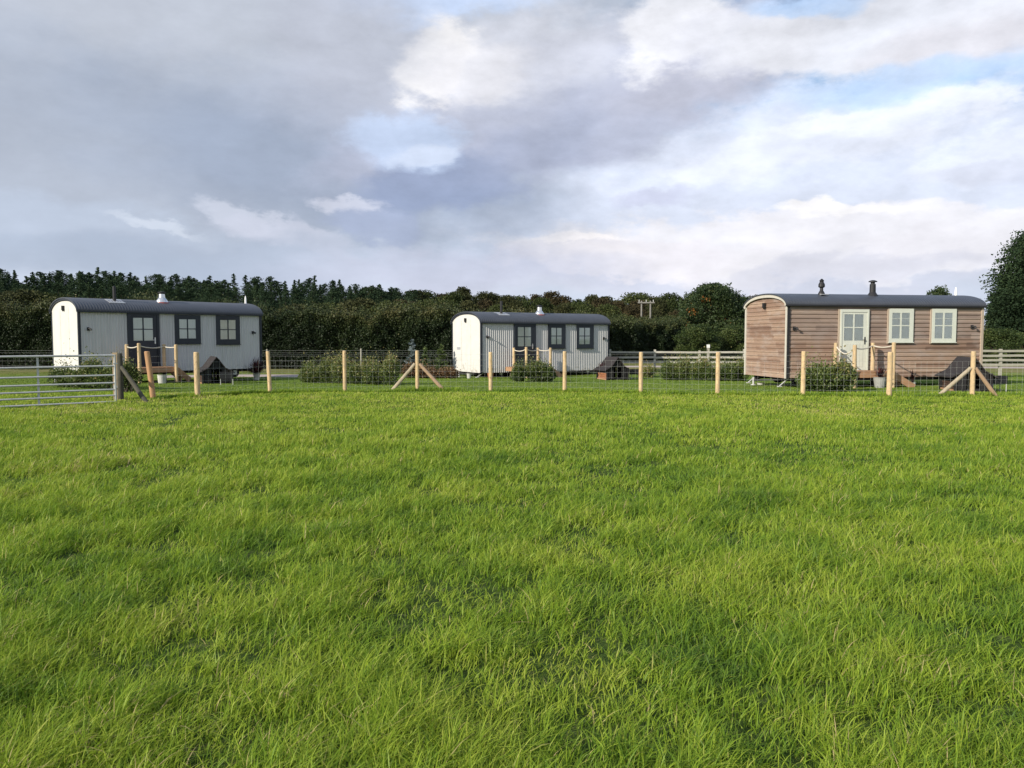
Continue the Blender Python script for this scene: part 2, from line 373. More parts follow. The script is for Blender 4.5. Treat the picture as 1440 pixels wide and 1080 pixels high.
# ------------------------------------------------------------------ grass
def blades(name, Y, X, h, w, nseg, tint, mat, lean_dir=0.5, lean=0.6):
    N = len(X)
    phi = RNG.uniform(0, 2 * np.pi, N)
    ld = RNG.normal(lean_dir, 1.25, N)
    ln = np.abs(RNG.normal(lean, 0.33, N))
    base = np.stack([X, Y, gz(Y) + (vnoise(X, Y, 3.1, 5) - 0.5) * 0.05 - 0.012], -1)
    wv = np.stack([np.cos(phi), np.sin(phi), np.zeros(N)], -1) * (w / 2)[:, None]
    lv = np.stack([np.cos(ld), np.sin(ld), np.zeros(N)], -1)
    rows = []
    for k in range(nseg + 1):
        t = k / nseg
        c = base + lv * (h * ln * t ** 1.9)[:, None]
        c[:, 2] += h * (t - 0.42 * np.clip(ln, 0, 1.4) * t ** 2.4)
        ww = (1 - t ** 2.2) * (0.75 + 0.5 * t)
        if k < nseg: rows += [c - wv * ww, c + wv * ww]
        else: rows.append(c)
    V = np.stack(rows, 1)
    f = [(2 * k, 2 * k + 1, 2 * k + 3, 2 * k + 2) for k in range(nseg - 1)] + [(2 * nseg - 2, 2 * nseg - 1, 2 * nseg)]
    me = quads_mesh(name, V.reshape(-1, 3), 2 * nseg + 1, f, tint, mat)
    return me

def sample_zone(y0, y1, n, power, margin=2.1, half=0.68):
    yy = np.linspace(y0, y1, 400); pdf = (half * yy + margin) * yy ** (-power); cdf = np.cumsum(pdf); cdf /= cdf[-1]
    Y = np.interp(RNG.random(n), cdf, yy)
    X = RNG.uniform(-1, 1, n) * (half * Y + margin)
    return X, Y

# the lush dark tufts that stand out in the meadow, (pixel x, pixel y, radius m, strength)
TUFTS = [(1000, 930, .42, 1), (610, 480 + 330, .30, .7), (300, 802, .4, .7), (1060, 705, .45, .8), (450, 752, .5, .6), (860, 700, .4, .4),
         (60, 1000, .4, .8), (1300, 900, .5, .5), (130, 860, .35, .5), (640, 905, .3, .5), (20, 800, .4, .6), (1240, 716, .5, .4), (560, 750, .3, .5), (100, 770, .5, .5)]
TUFTS = [(ground_at(a, b), r * .8, s * .75) for a, b, r, s in TUFTS]
def grass_patch(X, Y):
    n = 0.22 * vnoise(X, Y, 1.1, 1) + 0.36 * vnoise(X, Y, 0.36, 2) + 0.42 * vnoise(X, Y, 0.15, 3)
    n = np.clip(.5 + 1.35 * (n - .5), 0, 1)
    big = vnoise(X, Y, 3.7, 4)
    tf = np.zeros_like(X)
    for p, r, s in TUFTS:
        rx = r * (1 + 0.05 * p.y)
        tf = np.maximum(tf, s * np.exp(-(((X - p.x) / rx) ** 2 + ((Y - p.y) / (rx * 0.6)) ** 2)))
    # the flattened walked line on the left that leads towards the gate
    path = -4.6 - 0.28 * (Y - 9) + 0.35 * (vnoise(X * 0, Y, 1.5, 6) - 0.5)
    wk = sstep(.35, .65, vnoise(X, Y, .8, 14)) * np.exp(-((X - path) / 0.22) ** 2) * sstep(6.5, 8, Y) * (1 - sstep(14, 17, Y))
    return n, big, tf, wk
ZONES = [(1.9, 5.0, 160000, 1.1, 4), (5.0, 10.5, 235000, 1.3, 3), (10.5, 21.6, 300000, 1.1, 2)]
parts_v = []
for zi, (y0, y1, n, pw, seg) in enumerate(ZONES):
    X, Y = sample_zone(y0, y1, n, pw)
    nn, big, tf, wk = grass_patch(X, Y)
    far_ = sstep(6, 16, Y)
    keep = RNG.random(n) < np.clip((0.34 + 0.3 * far_) + 1.7 * (nn - 0.20) + tf, 0.34 + .3 * far_, 1) * (1 - 0.55 * wk)
    X, Y, nn, big, tf, wk = (a[keep] for a in (X, Y, nn, big, tf, wk))
    h = (0.055 + 0.14 * nn ** 1.3) * (.8 + .45 * vnoise(X, Y, .8, 18)) * RNG.uniform(0.55, 1.3, len(X)) * (1 + 0.55 * tf) * (1 - 0.6 * wk) * (1 - 0.42 * sstep(6, 20, Y))
    w = np.interp(Y, [2, 5, 10, 21], [0.0046, 0.0064, 0.0105, 0.0185]) * RNG.uniform(0.6, 1.35, len(X))
    ti = 0.43 + 0.14 * RNG.normal(size=len(X)) + 0.20 * (big - 0.5) + 0.20 * (vnoise(X, Y, .55, 16) - .5) + 0.22 * (vnoise(X, Y, .22, 17) - .5) - 0.34 * tf + 0.10 * sstep(7, 20, Y) - 0.12 * wk
    straw = RNG.random(len(X)) < 0.03 + 0.09 * sstep(0.62, 0.85, big)
    ti = np.where(straw, RNG.uniform(0.86, 1.0, len(X)), np.clip(ti, 0, 0.84))
    o = link('grass', blades('grass', Y, X, h, w, seg, ti, M['grass'], lean_dir=0.7, lean=0.75 if zi < 2 else 0.6))
    tag(o, ['long green grass in the near foreground', 'rough green grass across the middle of the field', 'shorter grass reaching up to the wire fence'][zi], 'grass', kind='stuff')
# mown turf round the huts
X, Y = sample_zone(21.4, 41, 190000, 0.9, 3.0)
nn = vnoise(X, Y, 0.5, 8); big = vnoise(X, Y, 2.6, 9)
h = (0.018 + 0.04 * nn) * RNG.uniform(0.6, 1.3, len(X)); w = 0.024 * RNG.uniform(0.6, 1.3, len(X))
ti = np.clip(0.5 + 0.15 * RNG.normal(size=len(X)) + 0.35 * (big - 0.5), 0, 1)
o = link('lawn_grass', blades('lawn_grass', Y, X, h, w, 2, ti, M['lawn'], lean=0.5)); tag(o, 'short mown turf around the huts beyond the wire fence', 'grass', kind='stuff')
# longer unmown fringe right along the fence line
FENCE = [(216, 562), (278, 560), (380, 554), (485, 551.5), (587, 550), (690, 551), (794, 552), (901, 554), (1009, 556), (1129, 557), (1250, 558), (1367, 557), (1500, 555)]
FP = [ground_at(a, b) for a, b in FENCE]
X = []; Y = []
for a, b in zip(FP[:-1], FP[1:]):
    k = 2600; t = RNG.random(k); X.append(a.x + (b.x - a.x) * t + RNG.normal(0, .03, k)); Y.append(a.y + (b.y - a.y) * t + RNG.normal(0, .09, k))
X = np.concatenate(X); Y = np.concatenate(Y)
h = RNG.uniform(0.05, 0.15, len(X)) * (0.5 + vnoise(X, Y, .5, 12)); w = 0.014 * RNG.uniform(0.6, 1.3, len(X))
o = link('fence_line_grass', blades('fence_line_grass', Y, X, h, w, 3, np.clip(RNG.normal(.35, .15, len(X)), 0, .8), M['grass'])); tag(o, 'uncut fringe of grass along the foot of the wire fence', 'grass', kind='stuff')

# ------------------------------------------------------------------ huts
def arch(t, rise):                       # t in -1..1 across the hut
    return rise * max(0.0, 1 - abs(t) ** 2.25) ** 0.62

class Hut:
    def __init__(s, px, Y0, gzv, theta, L, W, zb, ze, rise):
        r = (px - CX) / F
        s.X0, s.Y0, s.g, s.c, s.s = r * Y0, Y0, gzv, math.cos(theta), math.sin(theta)
        s.th, s.L, s.W, s.zb, s.ze, s.rise = theta, L, W, zb, ze, rise
    def u(s, px, out=0.0):               # position along the front wall seen at pixel px
        r = (px - CX) / F
        X0, Y0 = s.X0 + s.s * out, s.Y0 - s.c * out
        return (r * Y0 - X0) / (s.c - r * s.s)
    def z(s, px, py, out=0.0):
        u = s.u(px, out); Y = s.Y0 - s.c * out + u * s.s
        return at(px, py, Y).z - s.g

def hut_body(H, root, kind):
    L, W, zb, ze, rise = H.L, H.W, H.zb, H.ze, H.rise
    wallm = M['grey_paint'] if kind == 'tin' else M['larch']
    # front and back walls
    for nm, y, sg in (('front_wall', 0.0, -1), ('back_wall', W, 1)):
        V = []; Fc = []
        if kind == 'tin':
            pitch = 0.105; n = int(L / pitch) * 6
            for i in range(n + 1):
                x = 0.02 + (L - 0.04) * i / n; d = 0.015 * math.sin(2 * math.pi * (L - .04) * i / n / pitch)
                yy = y + sg * (d + 0.015)
                V += [(x, yy, zb), (x, yy, ze), (x, y - sg * 0.03, zb), (x, y - sg * 0.03, ze)]
            for i in range(n):
                a, b = 4 * i, 4 * i + 4
                Fc += [(a, b, b + 1, a + 1), (a + 2, a + 3, b + 3, b + 2), (a + 1, b + 1, b + 3, a + 3), (a, a + 2, b + 2, b)]
        else:
            p = 0.136; z = zb; prof = []
            while z < ze - 0.01:
                z2 = min(z + p, ze); prof += [(z, 0.012), (z + 0.014, 0.024), (z + (z2 - z) * 0.5, 0.021), (z + (z2 - z) * 0.90, 0.010), (z + (z2 - z) * 0.92, 0.0)]; z = z2
            prof.append((ze, 0.0))
            for zz, d in prof: V += [(0.0, y + sg * d, zz), (L, y + sg * d, zz), (0.0, y - sg * .03, zz), (L, y - sg * .03, zz)]
            for i in range(len(prof) - 1):
                a, b = 4 * i, 4 * i + 4
                Fc += [(a, a + 1, b + 1, b), (a + 2, b + 2, b + 3, a + 3), (a, b, b + 2, a + 2), (a + 1, a + 3, b + 3, b + 1)]
        link(nm, mkmesh(nm, V, Fc, wallm, False), root)
    # end walls
    for nm, x, sg in (('end_wall', 0.0, -1), ('end_wall', L, 1)):
        near = sg < 0
        if kind == 'tin':
            n = 40; V = []; Fc = []
            for i in range(n + 1):
                t = -1 + 2 * i / n; yy = W / 2 + t * (W / 2 - 0.004)
                bump = 0.0
                zlow = zb - (0.0 if not near else 0.0)
                for xo in (x + sg * 0.045, x - sg * 0.02): V += [(xo, yy, zlow), (xo, yy, ze - 0.03 + arch(t * 0.985, rise - 0.03))]
            for i in range(n):
                a, b = 4 * i, 4 * i + 4
                Fc += [(a, a + 1, b + 1, b), (a + 2, b + 2, b + 3, a + 3), (a + 1, a + 3, b + 3, b + 1), (a, b, b + 2, a + 2)]
            o = link(nm, mkmesh(nm, V, Fc, M['cream'] if near else M['grey_paint']), root)
            if near: tag(o, 'cream painted arched end wall')
            if near:
                mb = MB()
                for k in (1, 2): mb.box((x - 0.049, W * k / 3 - 0.012, zb + 0.05), (x - 0.044, W * k / 3 + 0.012, ze + 0.1))
                mb.build('batten', simple('cream_batten', (0.50, 0.48, 0.43), 0.6), root)
        else:
            p = 0.136; z = zb; V = []; Fc = []; prof = []
            top = ze + rise - 0.04
            while z < top:
                z2 = min(z + p, top); prof.append((z, z2, 0.030)); z = z2
            for (z1, z2, d) in prof:
                def half(zq):
                    if zq <= ze - 0.02: return W / 2
                    q = max(0.0, min(1.0, (zq - ze + 0.02) / (rise - 0.02)))
                    lo, hi = 0.0, 1.0
                    for _ in range(30):
                        m_ = (lo + hi) / 2
                        if arch(m_, 1.0) > q: lo = m_
                        else: hi = m_
                    return W / 2 * lo
                h1, h2 = half(z1), half(z2); b0 = len(V)
                V += [(x + sg * d, W / 2 - h1, z1), (x + sg * d, W / 2 + h1, z1), (x + sg * 0.008, W / 2 + h2, z2), (x + sg * 0.008, W / 2 - h2, z2),
                      (x - sg * .03, W / 2 - h1, z1), (x - sg * .03, W / 2 + h1, z1), (x - sg * .03, W / 2 + h2, z2), (x - sg * .03, W / 2 - h2, z2)]
                Fc += [(b0, b0 + 3, b0 + 2, b0 + 1), (b0 + 4, b0 + 5, b0 + 6, b0 + 7), (b0, b0 + 1, b0 + 5, b0 + 4), (b0 + 2, b0 + 3, b0 + 7, b0 + 6)]
            link(nm, mkmesh(nm, V, Fc, M['larch']), root)
    # corner trims
    tm = M['navy'] if kind == 'tin' else M['trimwood']
    for x, y in ((0, 0), (0, W), (L, 0), (L, W)):
        mb = MB(); sx = -1 if x == 0 else 1; sy = -1 if y == 0 else 1
        e = 0.055
        mb.box((x + min(sx * -0.03, sx * e), y + min(sy * -0.03, sy * e), zb - 0.005), (x + max(sx * -0.03, sx * e), y + max(sy * -0.03, sy * e), ze - 0.02))
        if kind != 'tin' and x == 0 and y == 0:
            g_ = MB(); g_.box((-0.032, -0.062, zb), (0.055, -0.056, ze - 0.03)); g_.build('corner_gap', M['black'], root)
        mb.build('corner_trim', M['creamtrim'] if (kind != 'tin' and x == 0) else tm, root)
    # roof: barrel sheet whose corrugations run over the arch
    ov = 0.10; x0, x1 = -0.12, L + 0.10; pitch = 0.10
    nxr = int((x1 - x0) / pitch) * 4; ny = 30; V = []; Fc = []
    amp = 0.009 if kind == 'tin' else 0.005
    for i in range(nxr + 1):
        x = x0 + (x1 - x0) * i / nxr; dz = amp * math.sin(2 * math.pi * (x - x0) / pitch)
        for layer in (0, 1):
            for j in range(ny + 1):
                t = -math.cos(math.pi * j / ny)
                V.append((x, W / 2 + t * (W / 2 + ov), ze - 0.02 + arch(t, rise + 0.05) + dz + (0.035 if layer == 0 else 0.0)))
    st = 2 * (ny + 1)
    for i in range(nxr):
        for j in range(ny):
            a = i * st + j
            Fc.append((a, a + st, a + st + 1, a + 1)); b = a + ny + 1
            Fc.append((b, b + 1, b + st + 1, b + st))
        for j in (0, ny):
            a = i * st + j; b = a + ny + 1
            Fc.append((a, b, b + st, a + st) if j == 0 else (a, a + st, b + st, b))
    for i in (0, nxr):
        for j in range(ny):
            a = i * st + j; b = a + ny + 1
            Fc.append((a, a + 1, b + 1, b) if i == 0 else (a, b, b + 1, a + 1))
    ro = link('roof', mkmesh('roof', V, Fc, M['roof'], False), root)
    # gutter line under the eaves, front and back
    for y, sg in ((0, -1), (W, 1)):
        MB().box((x0 + 0.02, min(y + sg * 0.06, y + sg * 0.13), ze - 0.072), (x1 - 0.02, max(y + sg * 0.06, y + sg * 0.13), ze - 0.025)).build('gutter', M['black'] if kind != 'tin' else M['navy'], ro)
    # bargeboards following the arch
    for x, sg in ((x0 + 0.045, -1), (x1 - 0.045, 1)):
        V = []; Fc = []; n = 32; wd = 0.09 if kind != 'tin' else 0.055
        for j in range(n + 1):
            t = -math.cos(math.pi * j / n)
            yo = W / 2 + t * (W / 2 + ov - 0.01); zo = ze - 0.03 + arch(t, rise + 0.05)
            yi = W / 2 + t * (W / 2 + ov - 0.01 - wd); zi = ze - 0.03 + arch(t, rise + 0.05 - wd) - (0.04 if abs(t) > .99 else 0)
            for xo in (x - 0.022, x + 0.022): V += [(xo, yo, zo), (xo, yi, zi)]
        for j in range(n):
            a, b = 4 * j, 4 * j + 4
            Fc += [(a, b, b + 1, a + 1), (a + 2, a + 3, b + 3, b + 2), (a, a + 2, b + 2, b), (a + 1, b + 1, b + 3, a + 3)]
        link('bargeboard', mkmesh('bargeboard', V, Fc, M['navy'] if kind == 'tin' else M['creamtrim']), ro)
    # floor and chassis
    mb = MB(); mb.box((0.05, 0.05, zb - 0.01), (L - 0.05, W - 0.05, zb + 0.05))
    for y in (0.45, W - 0.45): mb.box((0.1, y - 0.05, zb - 0.12), (L - 0.1, y + 0.05, zb - 0.012))
    ch = mb.build('chassis', M['black'], root)
    for x in (1.1, L - 1.1):
        for y in (0.22, W - 0.22):
            w = MB(); w.tube([(x, y - 0.07, 0.2), (x, y + 0.07, 0.2)], 0.2, 20); wo = w.build('wheel', M['tyre'], root)
            h = MB(); h.tube([(x, y - 0.085, 0.2), (x, y + 0.085, 0.2)], 0.1, 14); h.build('rim', M['galv'], wo)
    d = MB()
    d.bar((0.3, 0.6, zb - 0.07), (-0.42, W / 2 - 0.04, 0.17), 0.05, 0.05); d.bar((0.3, W - 0.6, zb - 0.07), (-0.42, W / 2 + 0.04, 0.17), 0.05, 0.05)
    d.build('drawbar', M['black'], root)
    d = MB(); d.tube([(-0.42, W / 2, 0.02), (-0.42, W / 2, 0.27)], 0.035, 8); d.tube([(-0.42, W / 2, 0.0), (-0.42, W / 2, 0.03)], 0.09, 12); d.build('jockey_post', M['galv'], root)
    for y in (0.3, W - 0.3):
        j = MB(); j.tube([(0.25, y, zb - .02), (-0.06, y, 0.03)], 0.022, 8); j.box((-0.12, y - .06, 0.0), (-0.0, y + .06, 0.03)); j.build('corner_steady', M['galv'], root)

def window(H, root, px, py, gpx, gpy, style):
    """px: outer frame left/right, py: outer top/bottom, gpx/gpy: glazed opening, all as seen on the front wall"""
    xm = (px[0] + px[1]) / 2
    u0, u1 = H.u(px[0], 0.05), H.u(px[1], 0.05); z0, z1 = H.z(xm, py[1], 0.05), min(H.z(xm, py[0], 0.05), H.ze - 0.03)
    a0, a1 = H.u(gpx[0], 0.05), H.u(gpx[1], 0.05); b0, b1 = H.z(xm, gpy[1], 0.05), H.z(xm, gpy[0], 0.05)
    fm = M['navy'] if style == 'navy' else M['sage']
    w = MB()
    yf, yb = -0.075, -0.028
    w.box((u0, yf, z0), (a0, yb, z1)); w.box((a1, yf, z0), (u1, yb, z1)); w.box((a0, yf, z0), (a1, yb, b0)); w.box((a0, yf, b1), (a1, yb, z1))
    wo = w.build('window', fm, root)
    if style != 'navy':
        c = MB(); c.box((u0 - 0.05, -0.066, z0 - 0.05), (u0 - 0.002, -0.028, z1 + 0.0)); c.build('casing', M['trimwood'], wo)
    s = MB(); s.box((u0 - 0.015, -0.10, z0 - 0.028), (u1 + 0.015, -0.03, z0 - 0.003)); s.build('sill', fm, wo)
    MB().box((a0, -0.060, b0), (a1, -0.054, b1)).build('curtain', M['curtain'], wo)
    MB().box((a0, -0.068, b0), (a1, -0.065, b1)).build('pane', M['glass'], wo)
    b = MB(); m = (a0 + a1) / 2; zm = b0 + (b1 - b0) * 0.5; wd = 0.045 if style == 'navy' else 0.06
    b.box((m - wd / 2, -0.0745, b0), (m + wd / 2, -0.0615, b1)); b.box((a0, -0.073, zm - 0.016), (m - wd / 2 - .001, -0.062, zm + 0.016)); b.box((m + wd / 2 + .001, -0.073, zm - 0.016), (a1, -0.062, zm + 0.016))
    if style != 'navy': 
        b.box((a0, -0.073, zm + (b1 - b0) * .27 - .006), (m - wd / 2 - .001, -0.062, zm + (b1 - b0) * .27 + .006)); b.box((m + wd / 2 + .001, -0.073, zm + (b1 - b0) * .27 - .006), (a1, -0.062, zm + (b1 - b0) * .27 + .006))
    b.build('glazing_bar', fm, wo)
    return wo

def door(H, root, px, py, gpx, gpy, style):
    xm = (px[0] + px[1]) / 2
    u0, u1 = H.u(px[0], 0.05), H.u(px[1], 0.05); z0, z1 = H.z(xm, py[1], 0.05), min(H.z(xm, py[0], 0.05), H.ze - 0.03)
    a0, a1 = H.u(gpx[0], 0.05), H.u(gpx[1], 0.05); b0, b1 = H.z(xm, gpy[1], 0.05), H.z(xm, gpy[0], 0.05)
    fm = M['navy'] if style == 'navy' else M['sage']
    fw = min(a0 - u0, u1 - a1) * 0.45
    fr = MB(); fr.box((u0, -0.085, z0), (u0 + fw, -0.028, z1)); fr.box((u1 - fw, -0.085, z0), (u1, -0.028, z1)); fr.box((u0 + fw, -0.085, z1 - 0.09), (u1 - fw, -0.028, z1))
    d = MB(); yf, yb = -0.068, -0.03; zt = z1 - 0.098; l, r = u0 + fw + 0.008, u1 - fw - 0.008
    d.box((l, yf, z0 + 0.01), (a0, yb, zt)); d.box((a1, yf, z0 + 0.01), (r, yb, zt)); d.box((a0, yf, b1), (a1, yb, zt)); d.box((a0, yf, z0 + 0.01), (a1, yb, b0))
    n = 6
    for i in range(n):    # tongue and groove face of the lower panel
        xa = a0 + (a1 - a0) * i / n; d.box((xa + 0.004, yf - 0.008, z0 + 0.12), (xa + (a1 - a0) / n - 0.004, yf, b0 - 0.09))
    do = d.build('door', fm, root)
    fr.build('door_frame', fm, do)
    if style != 'navy':
        c = MB(); c.box((u0 - 0.06, -0.06, z0), (u0 - 0.002, -0.028, z1 + 0.0)); c.build('casing', M['trimwood'], do)
    MB().box((a0, -0.055, b0), (a1, -0.050, b1)).build('curtain', M['curtain'], do)
    MB().box((a0, -0.0625, b0), (a1, -0.060, b1)).build('pane', M['glass'], do)
    b = MB(); m = (a0 + a1) / 2; zm = (b0 + b1) / 2
    b.box((m - 0.025, -0.0675, b0), (m + 0.025, -0.057, b1)); b.box((a0, -0.066, zm - 0.016), (m - .026, -0.057, zm + 0.016)); b.box((m + .026, -0.066, zm - 0.016), (a1, -0.057, zm + 0.016))
    b.build('glazing_bar', fm, do)
    hx = (a1 + r) / 2; hz = b0 + 0.02
    h = MB(); h.box((hx - 0.02, -0.078, hz - 0.14), (hx + 0.02, -0.069, hz + 0.1)); h.tube([(hx, -0.079, hz), (hx, -0.12, hz), (hx - 0.10, -0.12, hz)], 0.012, 6)
    h.build('handle', M['black'] if style != 'navy' else M['steel'], do)

def roof_z(H, y):
    t = (y - H.W / 2) / (H.W / 2 + 0.10)
    return H.ze - 0.02 + arch(t, H.rise + 0.05) + 0.035

def flue(H, root, px, kind, ytop, y_on=0.6):
    r = (px - CX) / F
    # seen position on the roof at local depth y_on
    X0, Y0 = H.X0 - H.s * y_on, H.Y0 + H.c * y_on
    u = (r * Y0 - X0) / (H.c - r * H.s); Yw = Y0 + u * H.s
    zt = at(px, ytop, Yw).z - H.g; zb = roof_z(H, y_on) - 0.06
    if kind == 'slim_black':
        m = MB(); m.tube([(u, y_on, zb), (u, y_on, zt - 0.02)], 0.06, 12); m.tube([(u, y_on, zt - 0.17), (u, y_on, zt - 0.14), (u, y_on, zt - 0.03), (u, y_on, zt)], [0.05, 0.06, 0.055, 0.02], 12)
        f = m.build('flue', M['black'], root)
        V = []
        for (a, b) in ((-.28, -.33), (.28, -.33), (.28, .2), (-.28, .2)):
            V.append((u + a, y_on + b, roof_z(H, y_on + b) + 0.022))
        V2 = [(x, y, z - 0.02) for x, y, z in V]
        link('flashing', mkmesh('flashing', V + V2, [(0, 1, 2, 3), (7, 6, 5, 4), (0, 4, 5, 1), (1, 5, 6, 2), (2, 6, 7, 3), (3, 7, 4, 0)], M['lead']), f)
    elif kind == 'steel':
        m = MB(); m.tube([(u, y_on, zb), (u, y_on, zb + 0.12), (u, y_on, zb + 0.22), (u, y_on, zt - 0.1)], [0.24, 0.19, 0.115, 0.105], 18)
        f = m.build('flue', M['steel'], root)
        c = MB(); c.tube([(u, y_on, zt - 0.07), (u, y_on, zt - 0.02), (u, y_on, zt)], [0.145, 0.15, 0.03], 18)
        for k in range(4):
            a = k * math.pi / 2 + .4; c.tube([(u + .09 * math.cos(a), y_on + .09 * math.sin(a), zt - 0.13), (u + .11 * math.cos(a), y_on + .11 * math.sin(a), zt - 0.05)], 0.009, 5)
        c.build('cowl', M['black'], f)
        MB().tube([(u, y_on, zb - 0.02), (u, y_on, zb + 0.035)], [0.275, 0.262], 18).build('seal', M['redrub'], f)
    elif kind == 'black':
        m = MB(); m.tube([(u, y_on, zb), (u, y_on, zb + 0.1), (u, y_on, zb + 0.16), (u, y_on, zt - 0.13)], [0.2, 0.14, 0.1, 0.095], 16)
        f = m.build('flue', M['black'], root)
        c = MB(); c.tube([(u, y_on, zt - 0.12), (u, y_on, zt - 0.07)], [.07, .07], 12); c.tube([(u, y_on, zt - 0.06), (u, y_on, zt - 0.03), (u, y_on, zt)], [0.14, 0.13, 0.05], 16); c.build('cowl', M['black'], f)
    elif kind == 'finial':
        m = MB(); m.tube([(u, y_on, zb), (u, y_on, zb + .12), (u, y_on, zb + .2), (u, y_on, zt - .3)], [.13, .1, .055, .05], 14)
        f = m.build('flue', M['black'], root)
        c = MB(); c.tube([(u, y_on, zt - .3), (u, y_on, zt - .26), (u, y_on, zt - .18), (u, y_on, zt - .1), (u, y_on, zt - .06), (u, y_on, zt)], [.06, .105, .10, .06, .075, .02], 14); c.build('cowl', M['black'], f)
        MB().box((u - .13, y_on - .22, zb + .055), (u + .13, y_on - .12, zb + .075)).build('flashing', M['lead'], f)
    elif kind == 'vent':
        m = MB(); m.tube([(u, y_on, zb), (u, y_on, zb + .1), (u, y_on, zt - 0.12), (u, y_on, zt)], [.06, .045, .04, .015], 12)
        m.build('vent_pipe', M['whitepl'], root)

def wall_lamp(H, root, px, py, end=False):
    if end:
        y, z, x = H.W * 0.5, py, -0.07
        m = MB(); m.box((x - 0.06, y - .05, z - .09), (x + 0.02, y + .05, z + .07)); m.tube([(x - .02, y, z - .09), (x - .02, y, z - .14)], [.04, .02], 8)
    else:
        u, z = H.u(px, 0.1), H.z(px, py, 0.1)
        m = MB(); m.box((u - .04, -0.07, z - .05), (u + .04, -0.03, z + .07)); m.tube([(u, -.07, z + .02), (u + .05, -.13, z + .03), (u + .06, -.15, z - .03)], [.02, .02, .045], 8)
    m.build('wall_lamp', M['black'], root)

G1, G2, G3 = float(gz(27.5)), float(gz(35.5)), float(gz(25.6))
H1 = Hut(113, 28.3, G1, R(46.8), 7.05, 2.75, 0.0, 0, .42)
H2 = Hut(677, 35.3, G2, R(31.0), 7.1, 2.75, 0, 0, .42)
H3 = Hut(1106, 25.2, G3, R(10.0), 7.0, 2.75, 0, 0, .33)
H1.ze = at(113, 436, 28.3).z - G1; H1.zb = at(113, 525.5, 28.3).z - G1
H2.ze = at(677, 452.6, 35.3).z - G2; H2.zb = at(677, 524.5, 35.3).z - G2
H3.ze = at(1106, 427.5, 25.2).z - G3; H3.zb = at(1106, 532, 25.2).z - G3
def hut_root(H, label):
    return empty('shepherds_hut', (H.X0, H.Y0, H.g), H.th, label, 'shepherd hut', 'shepherd huts in the camping field')
r1 = hut_root(H1, 'large grey corrugated hut at the left with cream end, nearest the metal field gate')
r2 = hut_root(H2, 'smaller looking grey corrugated hut in the middle, beside the blue spruce')
r3 = hut_root(H3, 'brown timber clad hut on the right with pale sage door and windows')
for H, r, k in ((H1, r1, 'tin'), (H2, r2, 'tin'), (H3, r3, 'wood')): hut_body(H, r, k)
door(H1, r1, (180.5, 225), (440, 517), (188.5, 216), (447, 479), 'navy')
window(H1, r1, (247, 283), (443, 483), (253, 276), (449, 476), 'navy')
window(H1, r1, (305, 338), (444, 484), (310.5, 332), (450, 477), 'navy')
flue(H1, r1, 163.5, 'slim_black', 402, 0.55); flue(H1, r1, 230, 'steel', 410, 0.65); flue(H1, r1, 347, 'vent', 416, 1.2)
wall_lamp(H1, r1, 126, 463); wall_lamp(H1, r1, 357, 468); wall_lamp(H1, r1, 0, H1.ze + .12, True)
door(H2, r2, (723, 753.3), (455, 517), (728, 746.5), (460, 487), 'navy')
window(H2, r2, (771, 795), (456, 489.5), (774.8, 789.4), (461, 484), 'navy')
window(H2, r2, (810.7, 834.4), (456, 489.5), (814, 829), (461, 484), 'navy')
flue(H2, r2, 705, 'slim_black', 423, 0.6); flue(H2, r2, 758.5, 'steel', 429, 0.65)
wall_lamp(H2, r2, 686, 474); wall_lamp(H2, r2, 849.5, 476); wall_lamp(H2, r2, 0, H2.ze + .12, True)
MB().box((-0.055, 1.95, 1.25), (-0.046, 2.3, 1.37)).build('name_plate', M['lead'], r2)
door(H3, r3, (1180, 1220), (435, 521), (1185.5, 1212.5), (442, 479), 'sage')
window(H3, r3, (1248.5, 1282.5), (434, 481), (1252.5, 1277), (440, 476), 'sage')
window(H3, r3, (1308.5, 1342.5), (434, 481), (1312.5, 1337), (440, 476), 'sage')
flue(H3, r3, 1153, 'finial', 392, 0.6); flue(H3, r3, 1224.5, 'black', 394, 0.6); flue(H3, r3, 1341, 'vent', 404, 1.5)
wall_lamp(H3, r3, 1117, 462); wall_lamp(H3, r3, 1367, 460); wall_lamp(H3, r3, 0, H3.ze + .02, True)

